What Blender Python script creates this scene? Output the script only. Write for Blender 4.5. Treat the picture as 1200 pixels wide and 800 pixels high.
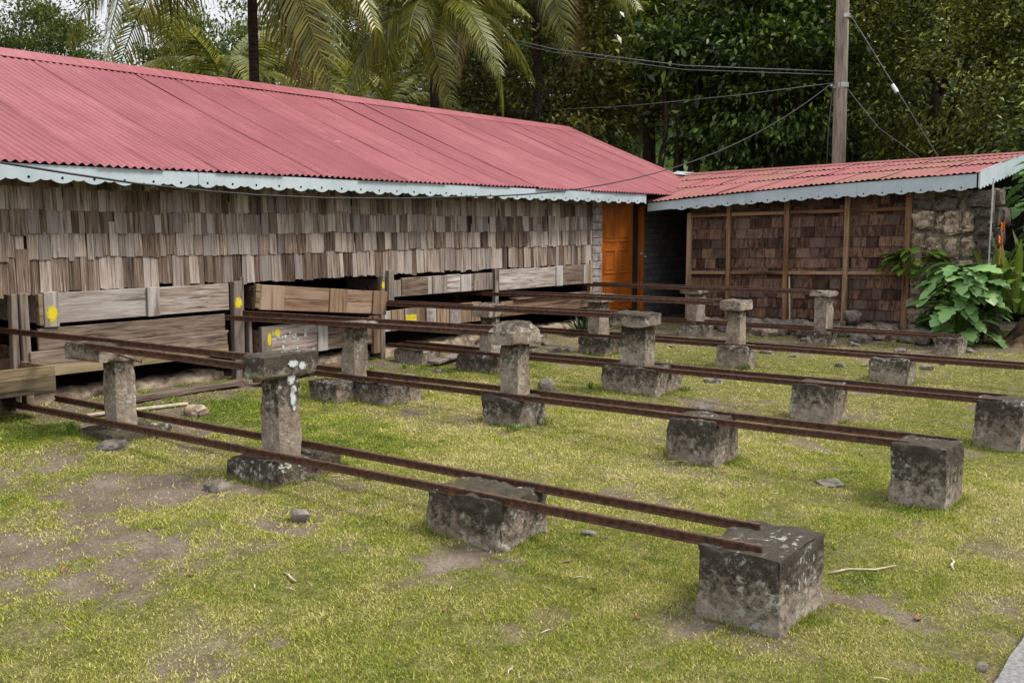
import bpy, bmesh, math, random
import numpy as np
from mathutils import Vector, Matrix, noise

# ------------------------------------------------------------------ camera, sky, sun, exposure
sc = bpy.context.scene
for o in list(bpy.data.objects): bpy.data.objects.remove(o)
COL = sc.collection
R = math.radians
CAM_Z = 1.9
cam = bpy.data.objects.new('camera', bpy.data.cameras.new('camera'))
COL.objects.link(cam)
cam.location = (0, 0, CAM_Z)
cam.rotation_euler = (R(90 - 6.4), 0, R(36.9 - 90))
cam.data.sensor_width = 36
cam.data.lens = 36.1
cam.data.clip_end = 1000
sc.camera = cam

SUN_DIR = Vector((0.50, -0.62, 1.05)).normalized()      # towards the sun
world = bpy.data.worlds.new('World'); sc.world = world; world.use_nodes = True
wt = world.node_tree; wt.nodes.clear()
w_out = wt.nodes.new('ShaderNodeOutputWorld'); w_bg = wt.nodes.new('ShaderNodeBackground')
w_sky = wt.nodes.new('ShaderNodeTexSky'); w_sky.sky_type = 'NISHITA'; w_sky.sun_disc = False
w_sky.sun_elevation = math.asin(SUN_DIR.z); w_sky.sun_rotation = math.atan2(SUN_DIR.x, SUN_DIR.y)
w_sky.air_density = 1.0; w_sky.dust_density = 4.0
w_mix = wt.nodes.new('ShaderNodeMix'); w_mix.data_type = 'RGBA'; w_mix.inputs[0].default_value = 0.85
# even cloud cover: the standard overcast sky, three times brighter overhead than at the horizon
w_tc = wt.nodes.new('ShaderNodeTexCoord'); w_sp = wt.nodes.new('ShaderNodeSeparateXYZ'); wt.links.new(w_tc.outputs['Generated'], w_sp.inputs[0])
w_mr = wt.nodes.new('ShaderNodeMapRange'); wt.links.new(w_sp.outputs['Z'], w_mr.inputs[0])
w_mr.inputs[1].default_value = 0; w_mr.inputs[2].default_value = 1; w_mr.inputs[3].default_value = 1/3; w_mr.inputs[4].default_value = 1.0
w_cl = wt.nodes.new('ShaderNodeVectorMath'); w_cl.operation = 'SCALE'; w_cl.inputs[0].default_value = (13.6, 13.7, 14.0)
wt.links.new(w_mr.outputs[0], w_cl.inputs['Scale']); wt.links.new(w_cl.outputs[0], w_mix.inputs[7])
wt.links.new(w_sky.outputs[0], w_mix.inputs[6]); wt.links.new(w_mix.outputs[2], w_bg.inputs[0])
w_bg.inputs[1].default_value = 0.055
wt.links.new(w_bg.outputs[0], w_out.inputs[0])
sun = bpy.data.objects.new('sun', bpy.data.lights.new('sun', 'SUN'))
COL.objects.link(sun)
sun.data.energy = 1.5; sun.data.angle = R(14); sun.data.color = (1.0, 0.93, 0.82)
sun.rotation_euler = (-SUN_DIR).to_track_quat('-Z', 'Y').to_euler()
sun.location = (0, -10, 20)
sc.view_settings.view_transform = 'Standard'; sc.view_settings.look = 'None'
sc.view_settings.exposure = 1.5; sc.view_settings.gamma = 1.0

rng = random.Random(11)
nrng = np.random.default_rng(5)

# ------------------------------------------------------------------ materials
def newmat(name):
    m = bpy.data.materials.new(name); m.use_nodes = True
    t = m.node_tree; b = t.nodes['Principled BSDF']
    return m, t, b
def N(t, typ, **kw):
    n = t.nodes.new(typ)
    for k, v in kw.items():
        if k.startswith('i_'):
            key = k[2:]; key = int(key) if key.isdigit() else key.replace('_', ' ')
            n.inputs[key].default_value = v
        else: setattr(n, k, v)
    return n
def ramp(t, stops, interp='LINEAR'):
    n = t.nodes.new('ShaderNodeValToRGB'); n.color_ramp.interpolation = interp
    e = n.color_ramp.elements
    while len(e) < len(stops): e.new(0.5)
    for el, (p, c) in zip(e, stops):
        el.position = p; el.color = (c[0], c[1], c[2], 1) if not isinstance(c, (int, float)) else (c, c, c, 1)
    return n
def mix(t, fac, a, b, blend='MIX'):
    n = t.nodes.new('ShaderNodeMix'); n.data_type = 'RGBA'; n.blend_type = blend
    for sock, v in ((n.inputs[0], fac), (n.inputs[6], a), (n.inputs[7], b)):
        if isinstance(v, bpy.types.NodeSocket): t.links.new(v, sock)
        elif isinstance(v, (int, float)): sock.default_value = v
        else: sock.default_value = (v[0], v[1], v[2], 1)
    return n.outputs[2]
def math_n(t, op, a, b=0.0, clamp=False):
    n = t.nodes.new('ShaderNodeMath'); n.operation = op; n.use_clamp = clamp
    for s, v in ((n.inputs[0], a), (n.inputs[1], b)):
        if isinstance(v, bpy.types.NodeSocket): t.links.new(v, s)
        else: s.default_value = v
    return n.outputs[0]
def coords(t, kind='Object', scale=(1, 1, 1), rand=0.0):
    tc = t.nodes.new('ShaderNodeTexCoord'); mp = t.nodes.new('ShaderNodeMapping')
    t.links.new(tc.outputs[kind], mp.inputs[0]); mp.inputs['Scale'].default_value = scale
    if rand:
        oi = t.nodes.new('ShaderNodeObjectInfo')
        ge = t.nodes.new('ShaderNodeNewGeometry')
        s = math_n(t, 'ADD', oi.outputs['Random'], ge.outputs['Random Per Island'])
        s = math_n(t, 'MULTIPLY', s, rand)
        t.links.new(s, mp.inputs['Location'])
    return mp.outputs[0]
def piece_random(t):
    oi = t.nodes.new('ShaderNodeObjectInfo'); ge = t.nodes.new('ShaderNodeNewGeometry')
    s = math_n(t, 'ADD', oi.outputs['Random'], math_n(t, 'MULTIPLY', ge.outputs['Random Per Island'], 7.31))
    return math_n(t, 'FRACT', s)
def noise_t(t, vec, scale, detail=6, rough=0.6, dist=0.0):
    n = N(t, 'ShaderNodeTexNoise'); n.inputs['Scale'].default_value = scale
    n.inputs['Detail'].default_value = detail; n.inputs['Roughness'].default_value = rough
    n.inputs['Distortion'].default_value = dist
    t.links.new(vec, n.inputs['Vector']); return n.outputs['Fac']
def bump(t, b, h, strength=0.4, dist=0.01):
    n = t.nodes.new('ShaderNodeBump'); n.inputs['Strength'].default_value = strength
    n.inputs['Distance'].default_value = dist
    t.links.new(h, n.inputs['Height']); t.links.new(n.outputs[0], b.inputs['Normal'])

def wood_mat(name, lo, mid, hi, axis=2, rough=0.85, tint=None, fine=1.0, tone=0.45, tmax=.75, along=None):
    """weathered timber, grain along one local axis; each piece its own tone"""
    m, t, b = newmat(name)
    s = [26 * fine] * 3; s[axis] = along or (1.6 if fine < 1 else 2.6)
    v = coords(t, 'Object', tuple(s), 37.0)
    g = noise_t(t, v, 1.0, 8, 0.65, 0.6)
    s2 = [5.0] * 3; s2[axis] = 1.2
    g2 = noise_t(t, coords(t, 'Object', tuple(s2), 91.0), 1.0, 4, 0.6)
    pr = piece_random(t)
    fac = math_n(t, 'ADD', math_n(t, 'MULTIPLY', g, 0.65), math_n(t, 'MULTIPLY', g2, 0.35))
    fac = math_n(t, 'ADD', fac, math_n(t, 'MULTIPLY', math_n(t, 'SUBTRACT', pr, 0.5), tone))
    cr = ramp(t, [(0.29, lo), (0.49, mid), (0.70, hi)]); t.links.new(fac, cr.inputs[0])
    col = cr.outputs[0]
    if tint:
        pr2 = math_n(t, 'FRACT', math_n(t, 'MULTIPLY', pr, 13.7))
        tr = ramp(t, [(0.50, 0.0), (1.0, tmax)]); t.links.new(pr2, tr.inputs[0])
        col = mix(t, tr.outputs[0], col, tint, 'MIX')
        col = mix(t, 0.5, col, mix(t, g, (0.35, 0.35, 0.35), (1.25, 1.25, 1.25)), 'MULTIPLY')
    ck = ramp(t, [(0.33, 0.20), (0.45, 1.0)]); t.links.new(g, ck.inputs[0])      # open grain cracks
    col = mix(t, 0.8, col, ck.outputs[0], 'MULTIPLY')
    t.links.new(col, b.inputs['Base Color']); b.inputs['Roughness'].default_value = rough
    b.inputs['Specular IOR Level'].default_value = 0.25
    bump(t, b, g, 0.6, 0.012)
    return m
M = {}
M['shingle'] = wood_mat('weathered_grey_shingle', (0.030, 0.019, 0.014), (0.185, 0.132, 0.100), (0.46, 0.39, 0.345), 2, tint=(0.37, 0.338, 0.325), tone=.30, tmax=.6, fine=.26, along=.8)
M['shingle_brown'] = wood_mat('dark_brown_shingle', (0.016, 0.008, 0.006), (0.078, 0.041, 0.028), (0.22, 0.122, 0.078), 2, tint=(0.165, 0.118, 0.100), tone=.32, fine=.2, tmax=.6)
M['board'] = wood_mat('weathered_board', (0.075, 0.050, 0.036), (0.235, 0.175, 0.135), (0.50, 0.47, 0.46), 0, tint=(0.36, 0.345, 0.345), fine=1.2, tone=.3)
M['board_v'] = wood_mat('weathered_batten', (0.070, 0.052, 0.042), (0.215, 0.178, 0.152), (0.42, 0.40, 0.39), 2, fine=0.6, tone=.25)
M['board_brown'] = wood_mat('warm_brown_board', (0.060, 0.032, 0.020), (0.180, 0.108, 0.070), (0.31, 0.215, 0.155), 0, fine=0.8, tone=0.3)
M['board_brown_v'] = wood_mat('warm_brown_batten', (0.060, 0.034, 0.020), (0.195, 0.125, 0.080), (0.33, 0.24, 0.17), 2, fine=0.8, tone=0.3)
M['board_olive'] = wood_mat('algae_stained_board', (0.045, 0.033, 0.018), (0.165, 0.122, 0.068), (0.29, 0.235, 0.145), 0, fine=0.8, tone=0.25)
M['board_v2'] = wood_mat('grey_brown_plank', (0.075, 0.052, 0.038), (0.205, 0.155, 0.12), (0.40, 0.36, 0.33), 0, fine=1.2, tone=.2)
M['board_stain'] = wood_mat('black_stained_board', (0.018, 0.014, 0.010), (0.085, 0.068, 0.040), (0.20, 0.16, 0.09), 0, fine=0.8, tone=.2)
M['post_dark'] = wood_mat('dark_weathered_post', (0.040, 0.028, 0.021), (0.125, 0.094, 0.072), (0.25, 0.215, 0.185), 2, fine=0.6, tone=.2)
M['stud'] = wood_mat('shed_timber', (0.070, 0.036, 0.018), (0.20, 0.112, 0.058), (0.34, 0.235, 0.15), 2, fine=0.8, tone=0.3)
M['stud_y'] = wood_mat('shed_rail_timber', (0.070, 0.034, 0.016), (0.19, 0.100, 0.048), (0.32, 0.205, 0.12), 1, fine=0.8, tone=0.3)
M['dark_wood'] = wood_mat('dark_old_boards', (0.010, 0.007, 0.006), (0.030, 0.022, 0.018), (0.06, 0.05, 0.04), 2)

def concrete_mat(name, dark=0.5, warm=0.5, moss=0.35):
    m, t, b = newmat(name)
    v = coords(t, 'Object', (1, 1, 1), 23.0)
    gz = t.nodes.new('ShaderNodeTexCoord'); sp = t.nodes.new('ShaderNodeSeparateXYZ')
    t.links.new(gz.outputs['Generated'], sp.inputs[0]); z = sp.outputs['Z']
    n1 = noise_t(t, v, 5.5, 8, 0.65); n2 = noise_t(t, v, 26, 6, 0.7); n3 = noise_t(t, v, 17, 9, 0.78, 0.2)
    base = ramp(t, [(0.33, (0.11, 0.09, 0.07)), (0.5, (0.255 + 0.03*warm, 0.222, 0.180)), (0.64, (0.43, 0.39, 0.33))])
    t.links.new(math_n(t, 'ADD', math_n(t, 'MULTIPLY', n1, 0.6), math_n(t, 'MULTIPLY', n2, 0.4)), base.inputs[0])
    col = base.outputs[0]
    # black lichen, thicker towards the top of the block
    st = math_n(t, 'ADD', math_n(t, 'MULTIPLY', z, 0.34), math_n(t, 'MULTIPLY', n3, 0.85))
    st = math_n(t, 'ADD', st, math_n(t, 'MULTIPLY', n1, 0.25))
    sr = ramp(t, [(0.775 - 0.20*dark, 0.0), (0.925 - 0.20*dark, 0.92)]); t.links.new(st, sr.inputs[0])
    dk = mix(t, n2, (0.010, 0.009, 0.007), (0.062, 0.053, 0.041))
    col = mix(t, sr.outputs[0], col, dk)
    # moss low down
    v2 = coords(t, 'Object', (1, 1, 1), 61.0); n4 = noise_t(t, v2, 7, 6, 0.65)
    mr = ramp(t, [(0.60 - 0.1*moss, 0.0), (0.72, 0.7*moss + 0.1)]); t.links.new(n4, mr.inputs[0])
    col = mix(t, mr.outputs[0], col, (0.075, 0.075, 0.022))
    # pale lichen crusts
    vo = N(t, 'ShaderNodeTexVoronoi'); vo.inputs['Scale'].default_value = 15; t.links.new(v2, vo.inputs['Vector'])
    n5 = noise_t(t, v2, 3.0, 3, 0.5); n6 = noise_t(t, v2, 34, 4, 0.6)
    lf = math_n(t, 'ADD', math_n(t, 'MULTIPLY', noise_t(t, v2, 21, 4, 0.6), .75), math_n(t, 'MULTIPLY', n6, 0.25))
    lr = ramp(t, [(0.545, 0.0), (0.60, 1.0)]); t.links.new(lf, lr.inputs[0])
    lm = ramp(t, [(0.50, 0.0), (0.60, 1.0)]); t.links.new(n5, lm.inputs[0])
    col = mix(t, math_n(t, 'MULTIPLY', math_n(t, 'MULTIPLY', lr.outputs[0], lm.outputs[0]), 0.85), col, (0.40, 0.43, 0.39))
    t.links.new(col, b.inputs['Base Color']); b.inputs['Roughness'].default_value = 0.95
    b.inputs['Specular IOR Level'].default_value = 0.15
    bump(t, b, math_n(t, 'ADD', n2, math_n(t, 'MULTIPLY', n1, 0.6)), 0.9, 0.02)
    return m
M['conc_dark'] = concrete_mat('lichen_black_concrete', 0.60, 0.3, 0.3)
M['conc_black'] = concrete_mat('black_lichen_cap', 0.95, 0.2, 0.3)
M['conc'] = concrete_mat('mottled_concrete', 0.36, 0.6, 0.35)
M['conc_pale'] = concrete_mat('pale_concrete', 0.12, 0.6, 0.25)
M['conc_moss'] = concrete_mat('mossy_concrete', 0.62, 0.8, 0.9)

def simple(name, c1, c2, scale=8, rough=0.7, bumps=0.3, bd=0.005, spec=0.3, stretch=(1, 1, 1), kind='Object', metal=0.0, rand=19.0, p=(0.35, 0.65)):
    m, t, b = newmat(name)
    v = coords(t, kind, stretch, rand)
    n = noise_t(t, v, scale, 7, 0.65)
    cr = ramp(t, [(p[0], c1), (p[1], c2)]); t.links.new(n, cr.inputs[0])
    t.links.new(cr.outputs[0], b.inputs['Base Color'])
    b.inputs['Roughness'].default_value = rough; b.inputs['Specular IOR Level'].default_value = spec
    b.inputs['Metallic'].default_value = metal
    if bumps: bump(t, b, n, bumps, bd)
    return m
M['rail'] = simple('rusty_rail', (0.022, 0.011, 0.007), (0.150, 0.062, 0.032), 30, 0.62, 0.6, 0.006, 0.45, p=(0.36, 0.72))
M['fascia'] = simple('pale_blue_paint', (0.33, 0.40, 0.45), (0.45, 0.52, 0.57), 4, 0.55, 0.15, 0.003, 0.3, p=(0.25, 0.7))
M['orange'] = simple('orange_gloss_paint', (0.235, 0.062, 0.008), (0.36, 0.098, 0.009), 3.2, 0.42, 0.1, 0.002, 0.4)
M['yellow'] = simple('yellow_spray_paint', (0.40, 0.34, 0.02), (0.62, 0.52, 0.02), 22, 0.8, 0.3, 0.003, 0.2)
M['hole'] = simple('hole_shade_black', (0.006, 0.006, 0.006), (0.012, 0.012, 0.012), 9, 0.95, 0, 0, 0.0)  # black stands for the shade inside the holes
M['stone'] = simple('field_stone', (0.055, 0.041, 0.030), (0.42, 0.335, 0.25), 6, 0.95, 0.9, 0.02, 0.15)
M['stone_dark'] = simple('stained_shaded_stone', (0.020, 0.017, 0.014), (0.12, 0.10, 0.082), 6, 0.95, 0.9, 0.02, 0.15)  # black staining, and eave shade put into the stone colour
M['rock'] = simple('loose_rock', (0.065, 0.055, 0.046), (0.24, 0.215, 0.185), 11, 0.95, 0.9, 0.02, 0.15)
M['mortar'] = simple('old_mortar', (0.060, 0.048, 0.037), (0.20, 0.165, 0.125), 14, 1.0, 0.8, 0.02, 0.1)
M['soil'] = simple('earth_bank', (0.055, 0.034, 0.022), (0.24, 0.165, 0.11), 5, 1.0, 0.9, 0.04, 0.05)
M['cable'] = simple('black_cable', (0.012, 0.012, 0.014), (0.03, 0.03, 0.035), 9, 0.6, 0, 0, 0.3)
M['wire'] = simple('grey_wire', (0.07, 0.08, 0.09), (0.13, 0.14, 0.15), 9, 0.6, 0, 0, 0.3)
M['pole'] = simple('weathered_pole', (0.15, 0.125, 0.10), (0.34, 0.30, 0.25), 3, 0.9, 0.4, 0.01, 0.2, (6, 6, 0.6))
M['bark'] = simple('tree_bark', (0.020, 0.015, 0.011), (0.10, 0.08, 0.06), 5, 0.95, 0.8, 0.03, 0.1, (3, 3, 0.7))
M['palm_bark'] = simple('palm_bark', (0.012, 0.009, 0.007), (0.045, 0.034, 0.026), 4, 0.95, 0.8, 0.03, 0.1, (1, 1, 5))
M['metal'] = simple('galvanised_metal', (0.35, 0.38, 0.40), (0.55, 0.58, 0.60), 6, 0.45, 0.1, 0.002, 0.5, metal=0.5)
M['pathc'] = simple('path_concrete', (0.12, 0.12, 0.12), (0.24, 0.24, 0.235), 45, 0.95, 0.5, 0.006, 0.2)
M['straw'] = simple('dry_stick', (0.30, 0.24, 0.17), (0.55, 0.48, 0.38), 12, 0.9, 0.4, 0.004, 0.2)
M['flower'] = simple('orange_bract', (0.50, 0.08, 0.01), (0.72, 0.20, 0.03), 7, 0.6, 0, 0, 0.3)
M['greyblock'] = None

def roof_mat(name, rust):
    m, t, b = newmat(name)
    v = coords(t, 'Object', (1, 1, 1), 0)
    pr = piece_random(t)
    n1 = noise_t(t, v, 0.9, 6, 0.6); n2 = noise_t(t, v, 7, 6, 0.65)
    st = coords(t, 'Object', (7, 0.55, 0.55) if not rust else (0.55, 7, 0.55), 0); n3 = noise_t(t, st, 1.4, 6, 0.6)
    f = math_n(t, 'ADD', math_n(t, 'MULTIPLY', n1, 0.45), math_n(t, 'MULTIPLY', n3, 0.55))
    f = math_n(t, 'ADD', f, math_n(t, 'MULTIPLY', math_n(t, 'SUBTRACT', pr, 0.5), 0.13))
    cr = ramp(t, [(0.28, (0.165, 0.032, 0.040)), (0.5, (0.235, 0.057, 0.069)), (0.72, (0.320, 0.105, 0.120))]); t.links.new(f, cr.inputs[0])
    col = cr.outputs[0]
    if rust:
        rf = math_n(t, 'ADD', math_n(t, 'MULTIPLY', noise_t(t, v, 1.7, 7, .7), 0.62), math_n(t, 'MULTIPLY', n3, 0.26))
        rf = math_n(t, 'ADD', rf, math_n(t, 'MULTIPLY', pr, 0.16))
        rr = ramp(t, [(0.46, 0.05), (0.60, 0.95)]); t.links.new(rf, rr.inputs[0])
        col = mix(t, rr.outputs[0], col, mix(t, n2, (0.085, 0.030, 0.020), (0.26, 0.105, 0.070)))
    else:
        wr = ramp(t, [(0.74, 0.0), (0.80, 0.7)]); t.links.new(noise_t(t, v, 5.5, 3, 0.5), wr.inputs[0])
        col = mix(t, wr.outputs[0], col, (0.38, 0.21, 0.225))
    t.links.new(col, b.inputs['Base Color']); b.inputs['Roughness'].default_value = 0.5 if not rust else 0.7
    b.inputs['Specular IOR Level'].default_value = 0.4
    bump(t, b, n2, 0.12, 0.004)
    return m
M['roof'] = roof_mat('faded_red_roof_paint', False)
M['roof_rust'] = roof_mat('rusting_red_roof_paint', True)

def brick_mat(name, c1, c2, cm, sx):
    m, t, b = newmat(name)
    v = coords(t, 'Object', (1, 1, 1), 0)
    # rotate so that bricks run along x / z of a wall facing -y
    mp = t.nodes.new('ShaderNodeMapping'); mp.inputs['Rotation'].default_value = (R(-90), 0, 0)
    t.links.new(v, mp.inputs[0])
    bt = N(t, 'ShaderNodeTexBrick'); t.links.new(mp.outputs[0], bt.inputs['Vector'])
    bt.inputs['Color1'].default_value = (*c1, 1); bt.inputs['Color2'].default_value = (*c2, 1); bt.inputs['Mortar'].default_value = (*cm, 1)
    bt.inputs['Scale'].default_value = sx; bt.inputs['Mortar Size'].default_value = 0.02
    n = noise_t(t, v, 12, 6, 0.7)
    col = mix(t, 0.7, bt.outputs['Color'], mix(t, n, (0.4, 0.4, 0.4), (1.4, 1.4, 1.4)), 'MULTIPLY')
    t.links.new(col, b.inputs['Base Color']); b.inputs['Roughness'].default_value = 0.95
    bump(t, b, bt.outputs['Fac'], -0.5, 0.01)
    return m
M['brick_grey'] = brick_mat('old_grey_brick', (0.09, 0.085, 0.085), (0.14, 0.13, 0.13), (0.05, 0.045, 0.045), 2.4)
M['brick_white'] = simple('limewashed_brick', (0.13, 0.105, 0.10), (0.36, 0.325, 0.33), 9, 0.95, 0.6, 0.01, 0.1)

def leaf_mat(name, stops, trans=0.25, rough=0.5, spec=0.35, nscale=0.35):
    m, t, b = newmat(name)
    pr = piece_random(t)
    v = coords(t, 'Object', (1, 1, 1), 0)
    n = noise_t(t, v, nscale, 3, 0.5)
    f = math_n(t, 'ADD', math_n(t, 'MULTIPLY', pr, 0.55), math_n(t, 'MULTIPLY', n, 0.5))
    cr = ramp(t, stops); t.links.new(f, cr.inputs[0])
    t.links.new(cr.outputs[0], b.inputs['Base Color']); b.inputs['Roughness'].default_value = rough
    b.inputs['Specular IOR Level'].default_value = spec
    if trans:
        tr = t.nodes.new('ShaderNodeBsdfTranslucent'); t.links.new(cr.outputs[0], tr.inputs[0])
        mx = t.nodes.new('ShaderNodeMixShader'); mx.inputs[0].default_value = trans
        out = t.nodes['Material Output']
        t.links.new(b.outputs[0], mx.inputs[1]); t.links.new(tr.outputs[0], mx.inputs[2]); t.links.new(mx.outputs[0], out.inputs[0])
    return m
M['leaf_dark'] = leaf_mat('glossy_dark_leaf', [(0.25, (0.008, 0.022, 0.006)), (0.55, (0.052, 0.108, 0.018)), (0.80, (0.23, 0.35, 0.060))], 0.2, 0.36, 0.5, .8)  # wide ramp: shaded crown interior and lit clumps put into the leaf colour
M['leaf_olive'] = leaf_mat('olive_leaf', [(0.25, (0.016, 0.028, 0.005)), (0.55, (0.105, 0.135, 0.017)), (0.80, (0.36, 0.37, 0.055))], 0.25, .5, .35, .8)  # same here: dark end paints crown shade, bright end lit leaves
M['leaf_yellow'] = leaf_mat('yellowing_leaf', [(0.2, (0.026, 0.036, 0.008)), (0.55, (0.085, 0.10, 0.016)), (0.78, (0.19, 0.17, 0.026)), (0.95, (0.46, 0.27, 0.03))], 0.25, .5, .35, .8)
M['leaf_light'] = leaf_mat('distant_green_leaf', [(0.25, (0.030, 0.055, 0.012)), (0.55, (0.085, 0.125, 0.024)), (0.85, (0.19, 0.225, 0.050))], 0.3, .5, .35, .6)
M['frond'] = leaf_mat('coconut_frond', [(0.2, (0.060, 0.085, 0.010)), (0.55, (0.15, 0.175, 0.022)), (0.9, (0.38, 0.34, 0.060))], 0.35, 0.36, 0.5, 0.8)
M['frond_dry'] = leaf_mat('dry_frond', [(0.2, (0.12, 0.08, 0.03)), (0.9, (0.32, 0.23, 0.10))], 0.2, 0.6, 0.2)
M['bigleaf'] = leaf_mat('broad_lobed_leaf', [(0.2, (0.085, 0.19, 0.05)), (0.9, (0.23, 0.38, 0.125))], 0.15, 0.5, 0.4, 3)
M['youngleaf'] = leaf_mat('young_bright_leaf', [(0.2, (0.070, 0.14, 0.016)), (0.9, (0.17, 0.26, 0.032))], 0.25, 0.4, 0.4, 3)
M['rosette'] = leaf_mat('purple_green_strap_leaf', [(0.2, (0.020, 0.045, 0.018)), (0.7, (0.05, 0.095, 0.03)), (0.95, (0.09, 0.02, 0.035))], 0.1, 0.4, 0.4, 4)

# lawn: earth and thatch by a mask stored on the mesh
m, t, b = newmat('lawn_soil')
at_n = N(t, 'ShaderNodeAttribute', attribute_name='dirt'); v = coords(t, 'Object', (1, 1, 1), 0)
n1 = noise_t(t, v, 3.5, 8, 0.65); n2 = noise_t(t, v, 42, 6, 0.7); n3 = noise_t(t, v, 11, 6, 0.7)
dirt = ramp(t, [(0.30, (0.075, 0.054, 0.038)), (0.52, (0.185, 0.148, 0.118)), (0.70, (0.31, 0.265, 0.225))])
t.links.new(math_n(t, 'ADD', math_n(t, 'MULTIPLY', n1, 0.5), math_n(t, 'MULTIPLY', n2, 0.5)), dirt.inputs[0])
that = ramp(t, [(0.3, (0.040, 0.042, 0.012)), (0.5, (0.130, 0.128, 0.040)), (0.68, (0.32, 0.28, 0.14))])
t.links.new(math_n(t, 'ADD', math_n(t, 'MULTIPLY', n3, 0.5), math_n(t, 'MULTIPLY', n2, 0.5)), that.inputs[0])
t.links.new(mix(t, at_n.outputs['Fac'], that.outputs[0], dirt.outputs[0]), b.inputs['Base Color'])
b.inputs['Roughness'].default_value = 1.0; b.inputs['Specular IOR Level'].default_value = 0.05
bump(t, b, math_n(t, 'ADD', n2, n3), 1.0, 0.025)
M['ground'] = m
m, t, b = newmat('grass_blade')
at_n = N(t, 'ShaderNodeAttribute', attribute_name='tone'); pr = t.nodes.new('ShaderNodeNewGeometry')
f = math_n(t, 'ADD', math_n(t, 'MULTIPLY', at_n.outputs['Fac'], 0.72), math_n(t, 'MULTIPLY', pr.outputs['Random Per Island'], 0.46))
cr = ramp(t, [(0.10, (0.060, 0.130, 0.010)), (0.36, (0.215, 0.285, 0.028)), (0.60, (0.40, 0.395, 0.075)), (0.88, (0.58, 0.51, 0.26))])
t.links.new(f, cr.inputs[0]); t.links.new(cr.outputs[0], b.inputs['Base Color'])
b.inputs['Roughness'].default_value = 0.6; b.inputs['Specular IOR Level'].default_value = 0.25
tr = t.nodes.new('ShaderNodeBsdfTranslucent'); t.links.new(cr.outputs[0], tr.inputs[0])
mx = t.nodes.new('ShaderNodeMixShader'); mx.inputs[0].default_value = 0.25
t.links.new(b.outputs[0], mx.inputs[1]); t.links.new(tr.outputs[0], mx.inputs[2]); t.links.new(mx.outputs[0], t.nodes['Material Output'].inputs[0])
M['grass'] = m

# ------------------------------------------------------------------ mesh helpers
def link(name, me, mat=None, parent=None, loc=None, rot=None, scale=None):
    o = bpy.data.objects.new(name, me); COL.objects.link(o)
    if mat is not None and me is not None and not me.materials: me.materials.append(mat)
    if parent is not None: o.parent = parent
    if loc is not None: o.location = loc
    if rot is not None: o.rotation_euler = rot
    if scale is not None: o.scale = scale
    return o
def mesh(name, v, f, smooth=False):
    me = bpy.data.meshes.new(name); me.from_pydata(v, [], f); me.update()
    if smooth: me.polygons.foreach_set('use_smooth', [True] * len(me.polygons))
    return me
def npmesh(name, v, tris_or_quads, smooth=False):
    """fast mesh from numpy arrays; faces all with the same vertex count"""
    v = np.asarray(v, np.float32); f = np.asarray(tris_or_quads, np.int32); k = f.shape[1]
    me = bpy.data.meshes.new(name)
    me.vertices.add(len(v)); me.vertices.foreach_set('co', v.ravel())
    me.loops.add(f.size); me.loops.foreach_set('vertex_index', f.ravel())
    me.polygons.add(len(f)); me.polygons.foreach_set('loop_start', np.arange(0, f.size, k, dtype=np.int32))
    me.polygons.foreach_set('loop_total', np.full(len(f), k, np.int32))
    if smooth: me.polygons.foreach_set('use_smooth', np.ones(len(f), bool))
    me.update(calc_edges=True); return me
def tag(o, label, cat, group=None, kind=None):
    o['label'] = label; o['category'] = cat
    if group: o['group'] = group
    if kind: o['kind'] = kind
    return o
def thing(name, label, cat, loc=(0, 0, 0), group=None, rot=None):
    o = link(name, None, None, None, loc, rot); return tag(o, label, cat, group)
def structure(o): o['kind'] = 'structure'; return o

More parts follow.
